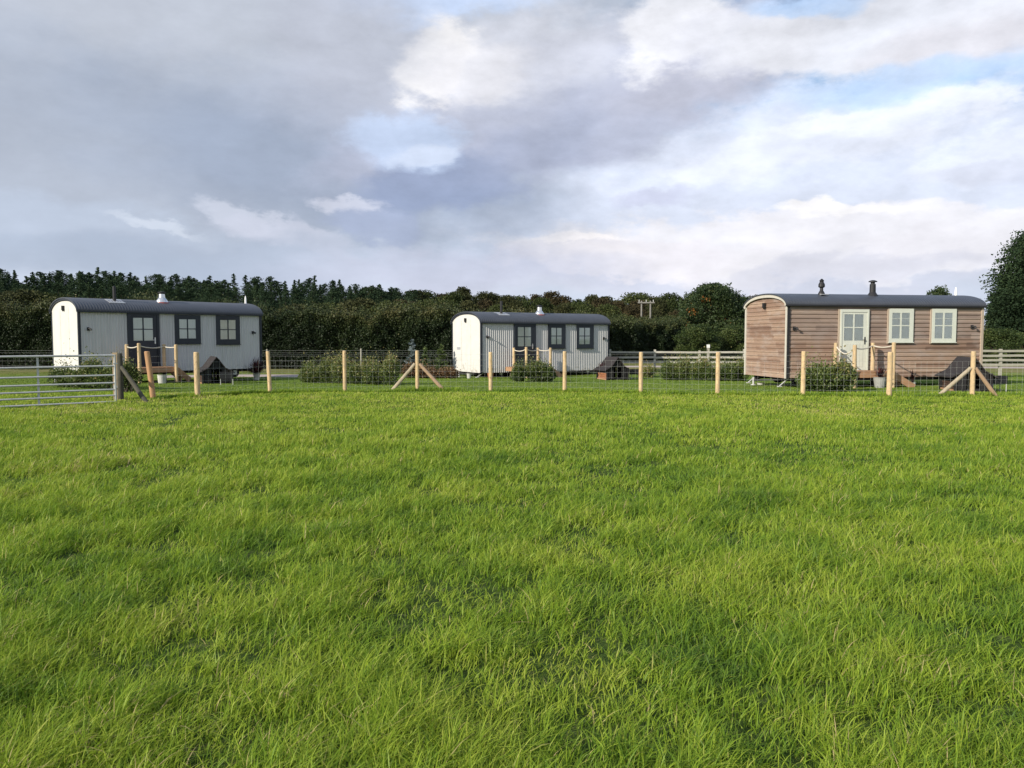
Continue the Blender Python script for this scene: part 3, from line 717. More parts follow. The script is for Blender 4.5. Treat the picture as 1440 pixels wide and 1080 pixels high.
# ------------------------------------------------------------------ decks with rope rails
def sag(p, q, d, n=9):
    p, q = Vector(p), Vector(q); return [p.lerp(q, i / n) + Vector((0, 0, -4 * d * (i / n) * (1 - i / n))) for i in range(n + 1)]
def deck(H, ua, ub, out, zt, posts, ropes, stair, label):
    """posts: (u, out, ztop, zbottom)"""
    root = empty('deck', (H.X0, H.Y0, H.g), H.th, label, 'deck', 'timber door decks with rope rails')
    y0, y1 = -out, -0.11
    b = MB(); n = int((y1 - y0) / 0.13)
    for i in range(n):
        ya = y0 + (y1 - y0) * i / n; b.box((ua, ya + 0.004, zt - 0.03), (ub, ya + (y1 - y0) / n - 0.004, zt))
    b.build('deck_board', M['deckwood'], root)
    f = MB(); f.box((ua + .001, y0 - .03, zt - .19), (ub - .001, y0 - .001, zt - .034)); f.box((ua, y0 + .001, zt - .19), (ua + .035, y1, zt - .034)); f.box((ub - .035, y0 + .001, zt - .19), (ub, y1, zt - .034))
    f.build('fascia', M['deckwood'], root)
    for x in (ua + .25, ub - .12):
        for y in (y1 - .12,): MB().box((x - .06, y - .06, -.02), (x + .06, y + .06, zt - .035)).build('support', M['brace_dark'], root)
    pts = []
    for (u, o, z1, z0) in posts:
        rr = 0.062
        m = MB(); m.tube([(u, -o, z0), (u + random.uniform(-.01, .01), -o, (z0 + z1) / 2), (u, -o, z1 - .015), (u, -o, z1)], [rr * 1.04, rr, rr * .97, rr * .8], 14, wob=.03)
        m.build('post', M['post'], root); pts.append(Vector((u, -o, z1 - .09)))
    for a, c, d in ropes:
        MB().tube(sag(pts[a], pts[c], d), 0.02, 6).build('rope', M['rope'], root)
    if stair:
        su, s1 = stair; m = MB()
        m.bar((su, -out + .1, zt - .1), (s1, -out + .1, 0.02), .04, .2); m.bar((su, -.35, zt - .1), (s1, -.35, 0.02), .04, .2)
        for k in range(2):
            t = (k + .7) / 2.3; x = su + (s1 - su) * t; z = zt - .1 - (zt - .1) * t; m.box((x - .13, -out + .12, z + .03), (x + .13, -.37, z + .06))
        m.build('stair', M['deckwood'], root)
    return root
o1 = 1.15
def dz(H, px, py, out): return H.z(px, py, out)
ua, ub = H1.u(181, o1), H1.u(250, o1)
z1t = H1.z(215, 516.8, o1)
deck(H1, ua, ub, o1, z1t,
     [(H1.u(178.5, .3), .3, H1.z(178.5, 484, .3), -.02), (H1.u(195.5, o1 + .07), o1 + .09, H1.z(195.5, 482.5, o1), -.02), (H1.u(231, .3), .3, H1.z(231, 484, .3), z1t - .02), (H1.u(247.5, o1 + .07), o1 + .09, H1.z(247.5, 484.5, o1), -.02)],
     [(0, 1, .06), (1, 2, .07), (2, 3, .03)], (ub, ub + .5), 'timber door deck with rope rail at the left grey hut')
z2t = H2.z(745, 516, .9)
deck(H2, H2.u(727, 1.1), H2.u(776, 1.1), 1.1, z2t,
     [(H2.u(722.5, .3), .3, H2.z(722.5, 489, .3), -.02), (H2.u(740, 1.2), 1.2, H2.z(740, 488, 1.2), -.02), (H2.u(756.5, .3), .3, H2.z(756.5, 489, .3), -.02), (H2.u(774, 1.2), 1.2, H2.z(774, 489, 1.2), -.02)],
     [(0, 1, .08), (1, 2, .07), (2, 3, .05)], (H2.u(776, 1.1), H2.u(776, 1.1) + .6), 'timber door deck with rope rail at the middle grey hut')
z3t = H3.z(1215, 522.5, 1.1)
deck(H3, H3.u(1186, 1.15), H3.u(1259, 1.15), 1.15, z3t,
     [(H3.u(1175, .35), .35, H3.z(1175, 482, .35), -.02), (H3.u(1201.5, 1.25), 1.25, H3.z(1201.5, 485, 1.25), -.02), (H3.u(1227, .3), .3, H3.z(1227, 482, .3), z3t - .02), (H3.u(1256.5, 1.25), 1.25, H3.z(1256.5, 481.5, 1.25), -.02)],
     [(0, 1, .22), (1, 2, .07), (2, 3, .06)], (H3.u(1259, 1.15), H3.u(1259, 1.15) + .75), 'timber door deck with rope rail at the brown timber hut')

# ------------------------------------------------------------------ plants
def shrub_row(name, pts, w, h, n, leafsize, mat, label, cat='hedge', group=None, tint0=0.45, lumps=0.5, stems=True):
    """a low hedge or shrub along a polyline, foliage filling lumpy mounds"""
    P = [Vector(p) for p in pts]; root = empty(name, P[0], 0, label, cat, group)
    segs = [(a, b, (b - a).length) for a, b in zip(P[:-1], P[1:])]; L = sum(s[2] for s in segs)
    nm = max(3, int(L / lumps)); mounds = []
    for i in range(nm):
        d = (i + 0.5) / nm * L + random.uniform(-.15, .15) * lumps
        for a, b, l in segs:
            if d <= l or (a, b, l) == segs[-1]: p = a.lerp(b, min(1.0, max(0, d / l))); break
            d -= l
        p = p + Vector((random.uniform(-.1, .1) * w, random.uniform(-.12, .12) * w, 0)) - P[0]
        mounds.append((p.x, p.y, float(gz(p.y + P[0].y)) - P[0].z, random.uniform(.7, 1.05) * lumps * 0.85, w / 2 * random.uniform(.6, 1.15), h * random.uniform(.6, 1.1)))
    MO = np.array(mounds); idx = RNG.integers(0, nm, n); m = MO[idx]
    v = RNG.normal(size=(n, 3)); v /= np.linalg.norm(v, axis=1)[:, None]; v[:, 2] = np.abs(v[:, 2]) * RNG.choice([1, 1, 1, -1], n)
    rad = RNG.uniform(0.3, 1.2, n) ** 0.6 * (1 + .22 * (vnoise(v[:, 0] * 3 + m[:, 0] * 5, v[:, 2] * 3, 1.0, 33) - .5) * 2)
    Q = np.stack([m[:, 0] + v[:, 0] * m[:, 3] * rad, m[:, 1] + v[:, 1] * m[:, 4] * rad, m[:, 2] + m[:, 5] * (0.46 + 0.5 * v[:, 2] * rad)], -1)
    # upright young shoots
    k = RNG.random(n) < 0.28; Q[k, 2] += RNG.exponential(.10 * h / .8, k.sum())
    Q[:, 2] = np.maximum(Q[:, 2], m[:, 2] + 0.04)
    t = np.clip(tint0 + .1 + 0.2 * RNG.normal(size=n) + 0.45 * (Q[:, 2] - m[:, 2]) / h - 0.2, 0, 1)
    link('foliage', leaf_mesh('foliage', Q, leafsize, t, mat, outd=v, flat=.35), root)
    if stems:
        s = MB()
        for (x, y, z, a, b, hh) in mounds:
            for _ in range(5):
                e = (x + random.uniform(-.8, .8) * a, y + random.uniform(-.7, .7) * b, z + hh * random.uniform(.5, .95))
                s.tube([(x + random.uniform(-.1, .1), y + random.uniform(-.1, .1), z - .03), ((x + e[0]) / 2, (y + e[1]) / 2, z + hh * .4), e], [.018, .012, .005], 5)
        s.build('stem', M['bark'], root)
    return root
def prow(pxs, py): return [ground_at(x, py if not hasattr(py, '__len__') else py[i]) for i, x in enumerate(pxs)]
shrub_row('shrub_row', prow((80, 110, 140, 178), (545, 546, 547, 548)), 1.1, .82, 12000, .06, M['shrub'], 'leafy green shrubs growing under the cream end of the left hut behind the gate', 'shrubs', tint0=.38)
shrub_row('shrub_row', prow((430, 470, 510, 556), (538, 539, 540, 541)), 1.1, .86, 40000, .06, M['shrub'], 'long row of yellow green shrubs left of the braced fence post', 'shrubs', tint0=.5)
shrub_row('shrub_row', prow((724, 745, 762, 778), (537, 537, 537, 537)), .9, .82, 14000, .062, M['shrub'], 'dark green shrubs in front of the middle hut deck', 'shrubs', tint0=.36)
shrub_row('shrub_row', prow((930, 965, 1005, 1046), (534, 535, 536, 536)), 1.1, .85, 34000, .062, M['shrub'], 'low clipped hedge row just left of the brown hut', 'hedge', tint0=.4, lumps=.45)
shrub_row('shrub_row', prow((1134, 1160, 1198), (549, 550, 550)), .8, .78, 12000, .07, M['shrub'], 'green shrubs in front of the brown hut deck', 'shrubs', tint0=.42)
shrub_row('shrub_row', prow((566, 590, 640), (531, 531, 532)), .9, .55, 9000, .08, M['russet_low'], 'low russet leaved border plants behind the braced fence post', 'shrubs', tint0=.5, stems=False)
shrub_row('shrub_row', prow((905, 915), (530, 531)), .7, .5, 2500, .07, M['shrub'], 'small yellowish shrub at the left end of the low hedge', 'shrub', tint0=.7)

def small_conifer(px, pyb, h, w, mat, label, n=5200):
    p = ground_at(px, pyb); root = empty('small_conifer', p, 0, label, 'conifer')
    MB().tube([(0, 0, -.02), (0, 0, h * .6), (0, 0, h)], [.03, .018, .004], 6).build('trunk', M['bark'], root)
    Q = []; T = []; O = []
    lv = 11
    for i in range(lv):
        t = i / (lv - 1); z = .12 + (h - .25) * t; R0 = w / 2 * (1 - t) ** .85 * random.uniform(.7, 1.15) + .05
        nb = 7 if t < .8 else 5
        for b in range(nb):
            a = random.uniform(0, 6.283); ln = R0 * random.uniform(.5, 1.25); zo = random.uniform(-.07, .07)
            for _ in range(int(n / lv / nb)):
                s = random.random(); Q.append((math.cos(a) * ln * s + random.gauss(0, .02), math.sin(a) * ln * s + random.gauss(0, .02), z + zo + .3 * ln * s * s + random.gauss(0, .02)))
                O.append((math.cos(a), math.sin(a), .3)); T.append(.3 + .4 * s + random.gauss(0, .12))
    for _ in range(60): Q.append((random.gauss(0, .012), random.gauss(0, .012), h - random.random() * .3)); O.append((0, 0, 1)); T.append(.6)
    link('crown', leaf_mesh('crown', np.array(Q), .09, np.clip(np.array(T), 0, 1), mat, outd=np.array(O), flat=.6, aspect=.35), root)
small_conifer(580, 529, 1.72, 1.0, M['spruce_blue'], 'young blue grey spruce with a bare tall leader')
small_conifer(598, 529, 1.38, .5, M['fir'], 'smallest yellow green conifer between blue spruce and green fir', 2600)
small_conifer(621, 529, 1.5, .95, M['fir'], 'young green fir just left of the middle hut', 4200)

def spiky(px, pyb, h, spread, pot, label, n=60, wpot=.16, hpot=.3):
    p = ground_at(px, pyb); root = empty('potted_plant', p, 0, label, 'potted plant')
    MB().tube([(0, 0, 0), (0, 0, hpot * .9), (0, 0, hpot)], [wpot * .72, wpot, wpot * 1.06], 16).build('pot', pot, root)
    MB().tube([(0, 0, hpot * .8), (0, 0, hpot * .96)], wpot * .9, 12).build('soil', M['core_soil_dark'], root)
    V = []; T = []
    for i in range(n):
        a = random.uniform(0, 6.283); el = random.uniform(.15, 1.45); L = h * random.uniform(.6, 1.0); wd = .02
        d = Vector((math.cos(a), math.sin(a), 0)); s = Vector((-d.y, d.x, 0))
        rr = spread * math.cos(el); b = Vector((0, 0, hpot * .95))
        m = b + d * rr * .5 + Vector((0, 0, L * math.sin(el) * .65)); e = b + d * rr + Vector((0, 0, L * math.sin(el) * (.95 if el > .7 else .6)))
        V += [b - s * wd, b + s * wd, m + s * wd, m - s * wd, e]; T.append(random.random())
    link('leaves', quads_mesh('leaves', np.array([tuple(v) for v in V]), 5, [(0, 1, 2, 3), (3, 2, 4)], np.array(T), M['purple']), root)
spiky(361, 534.5, .8, .8, M['potpale'], 'purple spiky plant in a pale pot at the right end of the left hut', 170, .14, .28)
spiky(690, 533, .4, .3, M['terracotta'], 'small reddish plant in a terracotta pot at the middle hut corner', 45, .14, .26)
spiky(848, 533, .75, .5, M['concrete'], 'purple leaved potted plant beside the middle small shelter', 70, .12, .2)
spiky(1237, 546, .42, .34, M['concrete'], 'reddish plant in a grey concrete pot before the brown hut deck', 60, .19, .34)
spiky(1283, 544, .5, .22, M['potpale'], 'thin purple plant against the brown timber wall', 30, .1, .16)
spiky(1117, 541, .62, .3, M['concrete'], 'small reddish plant at the left corner of the brown hut', 40, .12, .2)
def plain_pot(px, py, label, mat, r=.16, h=.33):
    p = ground_at(px, py); root = empty('plant_pot', p, 0, label, 'pot')
    MB().tube([(0, 0, 0), (0, 0, h * .93), (0, 0, h)], [r * .8, r, r * 1.07], 18).build('pot', mat, root)
    MB().tube([(0, 0, h * .9), (0, 0, h + .004)], r * .9, 14).build('soil', M['core_soil_dark'], root)
plain_pot(228, 539.5, 'empty pale grey pot under the deck of the left hut', M['potpale'])
plain_pot(659.5, 532, 'short pale pot under the cream end of the middle hut', M['potpale'], .1, .22)
plain_pot(1051.5 + 18, 541, 'low pale round block under the brown hut drawbar', M['potpale'], .13, .07)

# ------------------------------------------------------------------ small dark shelters and barbecues
def shelter(px, pyb, rz, label, sc=1.0):
    p = ground_at(px, pyb); root = empty('garden_shelter', p, rz, label, 'shelter', 'small dark roofed shelters beside the huts')
    root.scale = (sc, sc, sc)
    L, W, H, E = .62, .5, 1.05, .5     # half length, half width, ridge, eave height
    def prof():
        return [(-W - .16, E - .05), (-W * .62, E + .14), (-W * .22, H - .13), (0, H), (W * .22, H - .13), (W * .62, E + .14), (W + .16, E - .05)]
    V = []; Fc = []; pr = prof(); n = len(pr)
    for x in (-L - .1, L + .1):
        for y, z in pr: V.append((x, y, z))
        for y, z in pr: V.append((x, y, z - .035))
    for i in range(n - 1):
        Fc += [(i, i + 1, 2 * n + i + 1, 2 * n + i), (n + i, 3 * n + i, 3 * n + i + 1, n + i + 1), (i, n + i, n + i + 1, i + 1), (2 * n + i, 2 * n + i + 1, 3 * n + i + 1, 3 * n + i)]
    Fc += [(0, 2 * n, 3 * n, n), (n - 1, 2 * n - 1, 4 * n - 1, 3 * n - 1)]
    link('roof', mkmesh('roof', V, Fc, M['felt']), root)
    for x in (-L, L):
        for y in (-W, W): MB().box((x - .035, y - .035, 0), (x + .035, y + .035, E + .06)).build('corner_post', M['darkboard'], root)
    for x in (-L, L):
        b = MB()
        for i in range(7):
            y = -W + .06 + i * (2 * W - .12) / 7; w_ = (2 * W - .12) / 7 - .008; ym = abs(y + w_ / 2)
            zt = np.interp(ym, [0, W * .22, W * .62, W + .16], [H - .06, H - .19, E + .08, E - .1])
            if x > 0 and abs(i - 3) < 2: b.box((x - .012, y, E + .08), (x + .012, y + w_, zt))
            else: b.box((x - .012, y, .06), (x + .012, y + w_, zt))
        b.build('gable_board', M['darkboard'], root)
    MB().box((-L + .04, W - .012, .05), (L - .04, W + .012, E + .02)).build('back_board', M['darkboard'], root)
    MB().box((-L + .04, -W + .05, .0), (L - .04, W - .03, .06)).build('floor', M['darkboard'], root)
    k = MB()
    for r_ in range(3):
        for c in range(5):
            x = -L + .06 + c * .235 + (.06 if r_ % 2 else 0); k.box((x, -W + .02, .065 + r_ * .085), (min(x + .22, L - .05), -W + .13, .065 + r_ * .085 + .075))
    k.build('brick_ledge', M['terracotta'] if px == 861 else M['darkbrick'], root)
    MB().box((-L + .04, -W - .02, .004), (L - .04, -W + .016, .058)).build('sill_board', M['deckwood'], root)
    return root
shelter(301, 539, R(-60), 'small black shelter with steep flared roof standing before the left grey hut', .95)
shelter(861, 533.5, R(-75), 'small dark shelter with steep flared roof right of the middle hut', .93)
shelter(1357, 549, R(-100), 'small dark shelter with steep flared roof behind the right braced fence post', .93)
def grill(px, pyb, rz, label):
    p = ground_at(px, pyb); root = empty('barbecue', p, rz, label, 'barbecue', 'small black barbecues on legs')
    m = MB(); m.box((-.22, -.15, .22), (.22, .15, .25))
    for a, b, c, d in ((-.22, -.15, .22, -.138), (-.22, .138, .22, .15), (-.22, -.137, -.208, .137), (.208, -.137, .22, .137)): m.box((a, b, .251), (c, d, .44))
    m.build('fire_box', M['black'], root)
    g_ = MB()
    for i in range(9): g_.bar((-.2 + .05 * i, -.135, .42), (-.2 + .05 * i, .135, .42), .008, .008)
    g_.build('grate', M['galv'], root)
    for x in (-.2, .2):
        for y in (-.13, .13): MB().tube([(x, y, 0), (x, y, .219)], .012, 6).build('leg', M['galv'], root)
grill(319, 541, R(20), 'small black barbecue on legs beside the left small shelter')
grill(893, 533.5, R(10), 'small black barbecue on legs beside the middle small shelter')
grill(1401, 550, R(5), 'small black barbecue on legs beside the right small shelter')

# ------------------------------------------------------------------ wire fence
fence = empty('wire_fence', FP[0], 0, 'peeled round posts carrying square wire netting across the field in front of the huts', 'fence')
O = FP[0]
TOPS = [494, 495, 494, 493, 493, 495, 494, 495, 495, 494, 495, 494, 494]
LEAN = [(-.13, 0), (-.01, 0), (-.045, 0), (0, 0), (0, 0), (0, 0), (0, 0), (.0, 0), (0, 0), (0, 0), (.01, 0), (0, 0), (0, 0)]
for i, p in enumerate(FP):
    ztop = at(FENCE[i][0], TOPS[i], p.y).z - p.z
    r0 = [.064, .066, .052, .053, .055, .055, .055, .056, .057, .058, .066, .060, .056][i]
    q = p - O; lx = LEAN[i][0]
    m = MB(); m.tube([(q.x, q.y, q.z - .04), (q.x + lx * .5, q.y, q.z + ztop * .5), (q.x + lx, q.y, q.z + ztop - .02), (q.x + lx, q.y, q.z + ztop)], [r0 * 1.03, r0, r0 * .97, r0 * .8], 16, wob=.025)
    po = m.build('post', M['post_red'] if i == 0 else M['post'], fence)
    if i == 0: po['label'] = 'reddish leaning post nearest the gate'
for i, sides in ((4, (-1, 1)), (11, (-1, 1))):
    p = FP[i]; hgt = .78
    for sd in sides:
        if i == 4: foot = ground_at(549 if sd < 0 else 627, 550)
        else: foot = ground_at(1317 if sd < 0 else 1402, 557)
        a = p + Vector((sd * .06, 0, hgt if i == 4 else .72)) - O; b = foot - O + Vector((0, 0, -.04))
        MB().tube([a, a.lerp(b, .5), b], [.048, .05, .052], 12, wob=.03).build('brace', M['brace'] if sd < 0 else simple('brace_timber', (.40, .27, .17), .8, dirt=(.28, .2, .12, 1)), fence)
net = MB(); RW = .0012
hs = [.04, .16, .29, .43, .58, .74, .90]
for a, b in zip(FP[:-1], FP[1:]):
    A = a - O + Vector((0, -.07, 0)); B = b - O + Vector((0, -.07, 0)); L = (B - A).length
    for hh in hs: net.tube([A + Vector((0, 0, hh)), A.lerp(B, .5) + Vector((0, random.uniform(-.01, .01), hh - .008)), B + Vector((0, 0, hh))], RW, 4, cap=False)
    n = int(L / .155)
    for k in range(1, n):
        q = A.lerp(B, k / n); net.tube([q + Vector((0, 0, hs[0])), q + Vector((random.uniform(-.006, .006), 0, hs[-1]))], RW * .9, 4, cap=False)
net.build('wire_netting', M['wire'], fence)
tw = MB()
for a, b in zip(FP[:-1], FP[1:]):
    A = a - O + Vector((0, -.07, 1.05)); B = b - O + Vector((0, -.07, 1.05)); tw.tube([A, B], RW, 4, cap=False)
tw.build('top_wire', M['wire'], fence)

# ------------------------------------------------------------------ gate and gate post
ga, gb = ground_at(163, 567.5), ground_at(-12, 575.5)
gd = (gb - ga); gang = math.atan2(gd.y, gd.x); 
gate = empty('field_gate', ga, gang, 'galvanised seven bar metal field gate at the left edge', 'gate')
GL = 3.3; hs7 = [.045, .19, .325, .475, .65, .86, 1.10]
for z in hs7: MB().tube([(.02, 0, z), (GL, 0, z)], .021 if z < 1 else .024, 8).build('rail', M['galv'], gate)
for x in (0.0, GL): MB().tube([(x, 0, -.02), (x, 0, 1.12)], .027, 10).build('end_upright', M['galv'], gate)
ux = (at(57, 540, 16.9) - ga).xy.length
for x in (ux, ux + 1.25): MB().box((x - .022, -.032, .03), (x + .022, -.0245, 1.12)).build('upright', M['galv'], gate)
h = MB(); h.box((-.05, -.03, .9), (.03, .03, .93)); h.build('latch', M['galv'], gate)
gp = ground_at(160.5, 563)
gpost = empty('gate_post', gp + Vector((.02, .06, 0)), R(20), 'pale square gate post at the end of the metal gate', 'post')
hp = at(160, 496, gp.y).z
MB().box((-.055, -.055, -.03), (.055, .055, hp)).build('shaft', M['post'], gpost)
MB().box((-.05, -.09, .30), (.05, -.066, .36)).build('hinge_plate', M['galv'], gpost)
gp2 = ground_at(167, 563.5)
g2 = empty('straining_post', gp2, 0, 'dark weathered straining post with a slanting brace beside the gate', 'post')
MB().tube([(0, .1, -.03), (0, .1, .9), (0, .1, 1.13)], [.068, .066, .06], 14, wob=.05).build('shaft', M['brace_dark'], g2)
ft = ground_at(207, 566) - gp2
MB().tube([(.05, .08, .80), ((ft.x) * .5, ft.y * .5 + .05, .42), (ft.x, ft.y, -.03)], [.045, .05, .055], 12, wob=.06).build('brace', M['brace_dark'], g2)
shrub_row('shrub', prow((172, 184), (552, 552)), .35, .75, 2600, .06, M['willow'], 'tangled dark growth behind the straining post', 'shrub', tint0=.35)

# ------------------------------------------------------------------ far fences
def postrail(name, A, B, spacing, rails, mat, label, h=1.15, w=.10):
    A = Vector(A); B = Vector(B); root = empty(name, A, 0, label, 'fence'); n = max(1, round((B - A).length / spacing))
    for i in range(n + 1):
        q = (B - A) * i / n; q.z = float(gz(A.y + q.y)) - A.z
        MB().box((q.x - w / 2, q.y - w / 2, q.z - .03), (q.x + w / 2, q.y + w / 2, q.z + h * random.uniform(.97, 1.04))).build('post', mat, root)
    for z in rails:
        for i in range(n):
            p, q = (B - A) * i / n, (B - A) * (i + 1) / n; p.z = float(gz(A.y + p.y)) - A.z + z + random.uniform(-.012, .012); q.z = float(gz(A.y + q.y)) - A.z + z + random.uniform(-.012, .012)
            p.y -= w / 2 + .02; q.y -= w / 2 + .02
            MB().bar(p, q, .035, .10).build('rail', mat, root)
    return root
pa, pb = at(858, 520, 42), at(1046, 520, 42); pa.z = pb.z = -.3
postrail('rail_fence', pa, pb, 2.3, (1.03, .76, .5), M['white_rail'], 'pale wooden post and rail fence between the middle hut and brown hut')
pa, pb = at(1365, 520, 36), at(1530, 520, 36); pa.z = pb.z = float(gz(36))
postrail('rail_fence', pa, pb, 1.35, (1.20, .99, .78, .57), M['grey_old'], 'four rail wooden fence behind the right end of the brown hut', 1.3, .11)
def farwire(A, B, spacing, label, mat):
    A = Vector(A); B = Vector(B); root = empty('wire_fence', A, 0, label, 'fence'); n = round((B - A).length / spacing)
    for i in range(n + 1):
        q = (B - A) * i / n; MB().tube([(q.x, q.y, -.03), (q.x, q.y, random.uniform(1.15, 1.25))], .045, 8).build('post', mat, root)
    w_ = MB()
    for z in (.12, .35, .6, .85, 1.02, 1.14): w_.tube([Vector((0, -.05, z)), (B - A) + Vector((0, -.05, z))], .0022, 4, cap=False)
    for k in range(int((B - A).length / .3)):
        q = (B - A) * (k / ((B - A).length / .3)); w_.tube([q + Vector((0, -.05, .1)), q + Vector((0, -.05, .86))], .0018, 4, cap=False)
    w_.build('wire_netting', M['wire'], root)
pa, pb = at(-20, 520, 41), at(640, 520, 41); pa.z = pb.z = -.3
farwire(pa, pb, 5.2, 'thin grey posts with wire netting in front of the tall left hedge', M['grey_old'])

# ------------------------------------------------------------------ tall hedges
def big_hedge(A, B, h0, h1, depth, n, label, mat=M['hedge'], leaf=.105, seed=20, tint0=.28):
    A = Vector(A); B = Vector(B); root = empty('hedge', A, 0, label, 'hedge')
    d = (B - A); L = d.length; ux, uy = d.x / L, d.y / L; nx_, ny_ = uy, -ux          # towards the camera
    # part of the foliage on the front, part on the top
    s = RNG.uniform(0, L, n); top = RNG.random(n) < .36
    hh = h0 + (h1 - h0) * s / L + 0.9 * (vnoise(s, s * 0, 2.6, seed) - .5) + 0.6 * (vnoise(s, s * 0, .6, seed + 1) - .5)
    zf = RNG.random(n) ** .85
    bulge = .55 * (vnoise(s, zf * hh, 1.1, seed + 2) - .5) + .4 * (vnoise(s, zf * hh, .4, seed + 3) - .5)
    out = np.where(top, RNG.uniform(-depth, depth * .5, n), depth * .5 + bulge + RNG.normal(0, .09, n) + .25 * (1 - zf))
    z = np.where(top, hh * (1 - .10 * (out / depth) ** 2) + np.clip(RNG.normal(0, .08, n), -.2, .2) + np.where(RNG.random(n) < .3, np.minimum(RNG.exponential(.2, n), .6), 0), zf * hh)
    P = np.stack([ux * s + nx_ * out, uy * s + ny_ * out, z], -1)
    bare = (z < .55) & (RNG.random(n) < .5)
    P = P[~bare]; z = z[~bare]; hh = hh[~bare]; s = s[~bare]
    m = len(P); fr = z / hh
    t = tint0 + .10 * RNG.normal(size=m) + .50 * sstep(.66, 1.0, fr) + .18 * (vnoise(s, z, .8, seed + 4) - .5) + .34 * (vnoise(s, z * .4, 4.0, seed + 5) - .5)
    outd = np.tile(np.array([nx_, ny_, .5]), (m, 1))
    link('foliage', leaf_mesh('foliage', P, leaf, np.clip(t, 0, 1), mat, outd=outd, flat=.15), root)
    # solid dark core added inside the foliage to block light coming through
    c = MB(); k = int(L / 1.2)
    V = []; Fc = []
    for i in range(k + 1):
        q = (A + d * i / k) - A; hh_ = (h0 + (h1 - h0) * i / k) * .86 + random.uniform(-.15, .1); o = depth * .30 + random.uniform(-.1, .1)
        for (oo, zz) in ((o, 0), (o * 1.0, hh_ * .7), (o * .5, hh_), (-o, hh_), (-depth * .9, 0)): V.append((q.x + nx_ * oo, q.y + ny_ * oo, zz))
    for i in range(k):
        for j in range(4): Fc.append((5 * i + j, 5 * i + j + 1, 5 * i + j + 6, 5 * i + j + 5))
    link('light_block_core', mkmesh('light_block_core', V, Fc, M['core_soil_dark']), root)
    return root
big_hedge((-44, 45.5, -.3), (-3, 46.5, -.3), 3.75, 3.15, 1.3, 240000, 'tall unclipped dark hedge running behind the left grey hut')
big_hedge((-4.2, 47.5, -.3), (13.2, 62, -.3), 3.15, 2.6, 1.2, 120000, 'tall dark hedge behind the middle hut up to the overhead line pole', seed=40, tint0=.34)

# ------------------------------------------------------------------ trees
def conifer_meshes(k, h, w, n, mat, leaf, pine=False, seed=0):
    rng = np.random.default_rng(300 + seed); rd = random.Random(300 + seed)
    t = MB(); t.tube([(0, 0, -.2), (rd.uniform(-.1, .1), 0, h * .5), (0, 0, h * .97)], [.17 * h / 11, .11 * h / 11, .015], 7)
    tm = mkmesh('trunk', t.V, t.F, M['bark'])
    Q = []; O = []; T = []
    nb = 110
    for i in range(nb):
        f = .22 + .78 * (i + rd.random()) / nb; z = h * f; a = rd.uniform(0, 6.283)
        prof = ((1 - f) ** .8 if not pine else .8 * (1 - f ** 2.6) ** .62) + .03
        ln = w / 2 * prof * rd.uniform(.45, 1.15); m = max(8, int(n / nb * (prof + .18)))
        s = rng.random(m) ** .7; ca, sa = math.cos(a), math.sin(a)
        sp = .07 + .30 * ln * (1 - .4 * s)
        up = rd.uniform(-.25, .15) if not pine else rd.uniform(-.1, .3)
        x = ca * ln * s + np.clip(rng.normal(0, 1, m), -1.8, 1.8) * sp * .7; y = sa * ln * s + np.clip(rng.normal(0, 1, m), -1.8, 1.8) * sp * .7; zz = z + up * ln * s + np.clip(rng.normal(0, 1, m), -1.8, 1.8) * sp * (.35 if not pine else .5)
        Q.append(np.stack([x, y, zz], -1)); O.append(np.tile([ca, sa, .2], (m, 1))); T.append(.45 + .18 * rng.normal(size=m) + rd.uniform(-.2, .2))
    m = 24; Q.append(np.stack([rng.uniform(-.08, .08, m), rng.uniform(-.08, .08, m), h - rng.random(m) * h * .1], -1)); O.append(np.tile([0, 0, 1.], (m, 1))); T.append(np.full(m, .5))
    Q = np.concatenate(Q); O = np.concatenate(O); T = np.clip(np.concatenate(T), 0, 1)
    return leaf_mesh('crown', Q, leaf, T, mat, rng=rng, outd=O, flat=.4, aspect=.5), tm

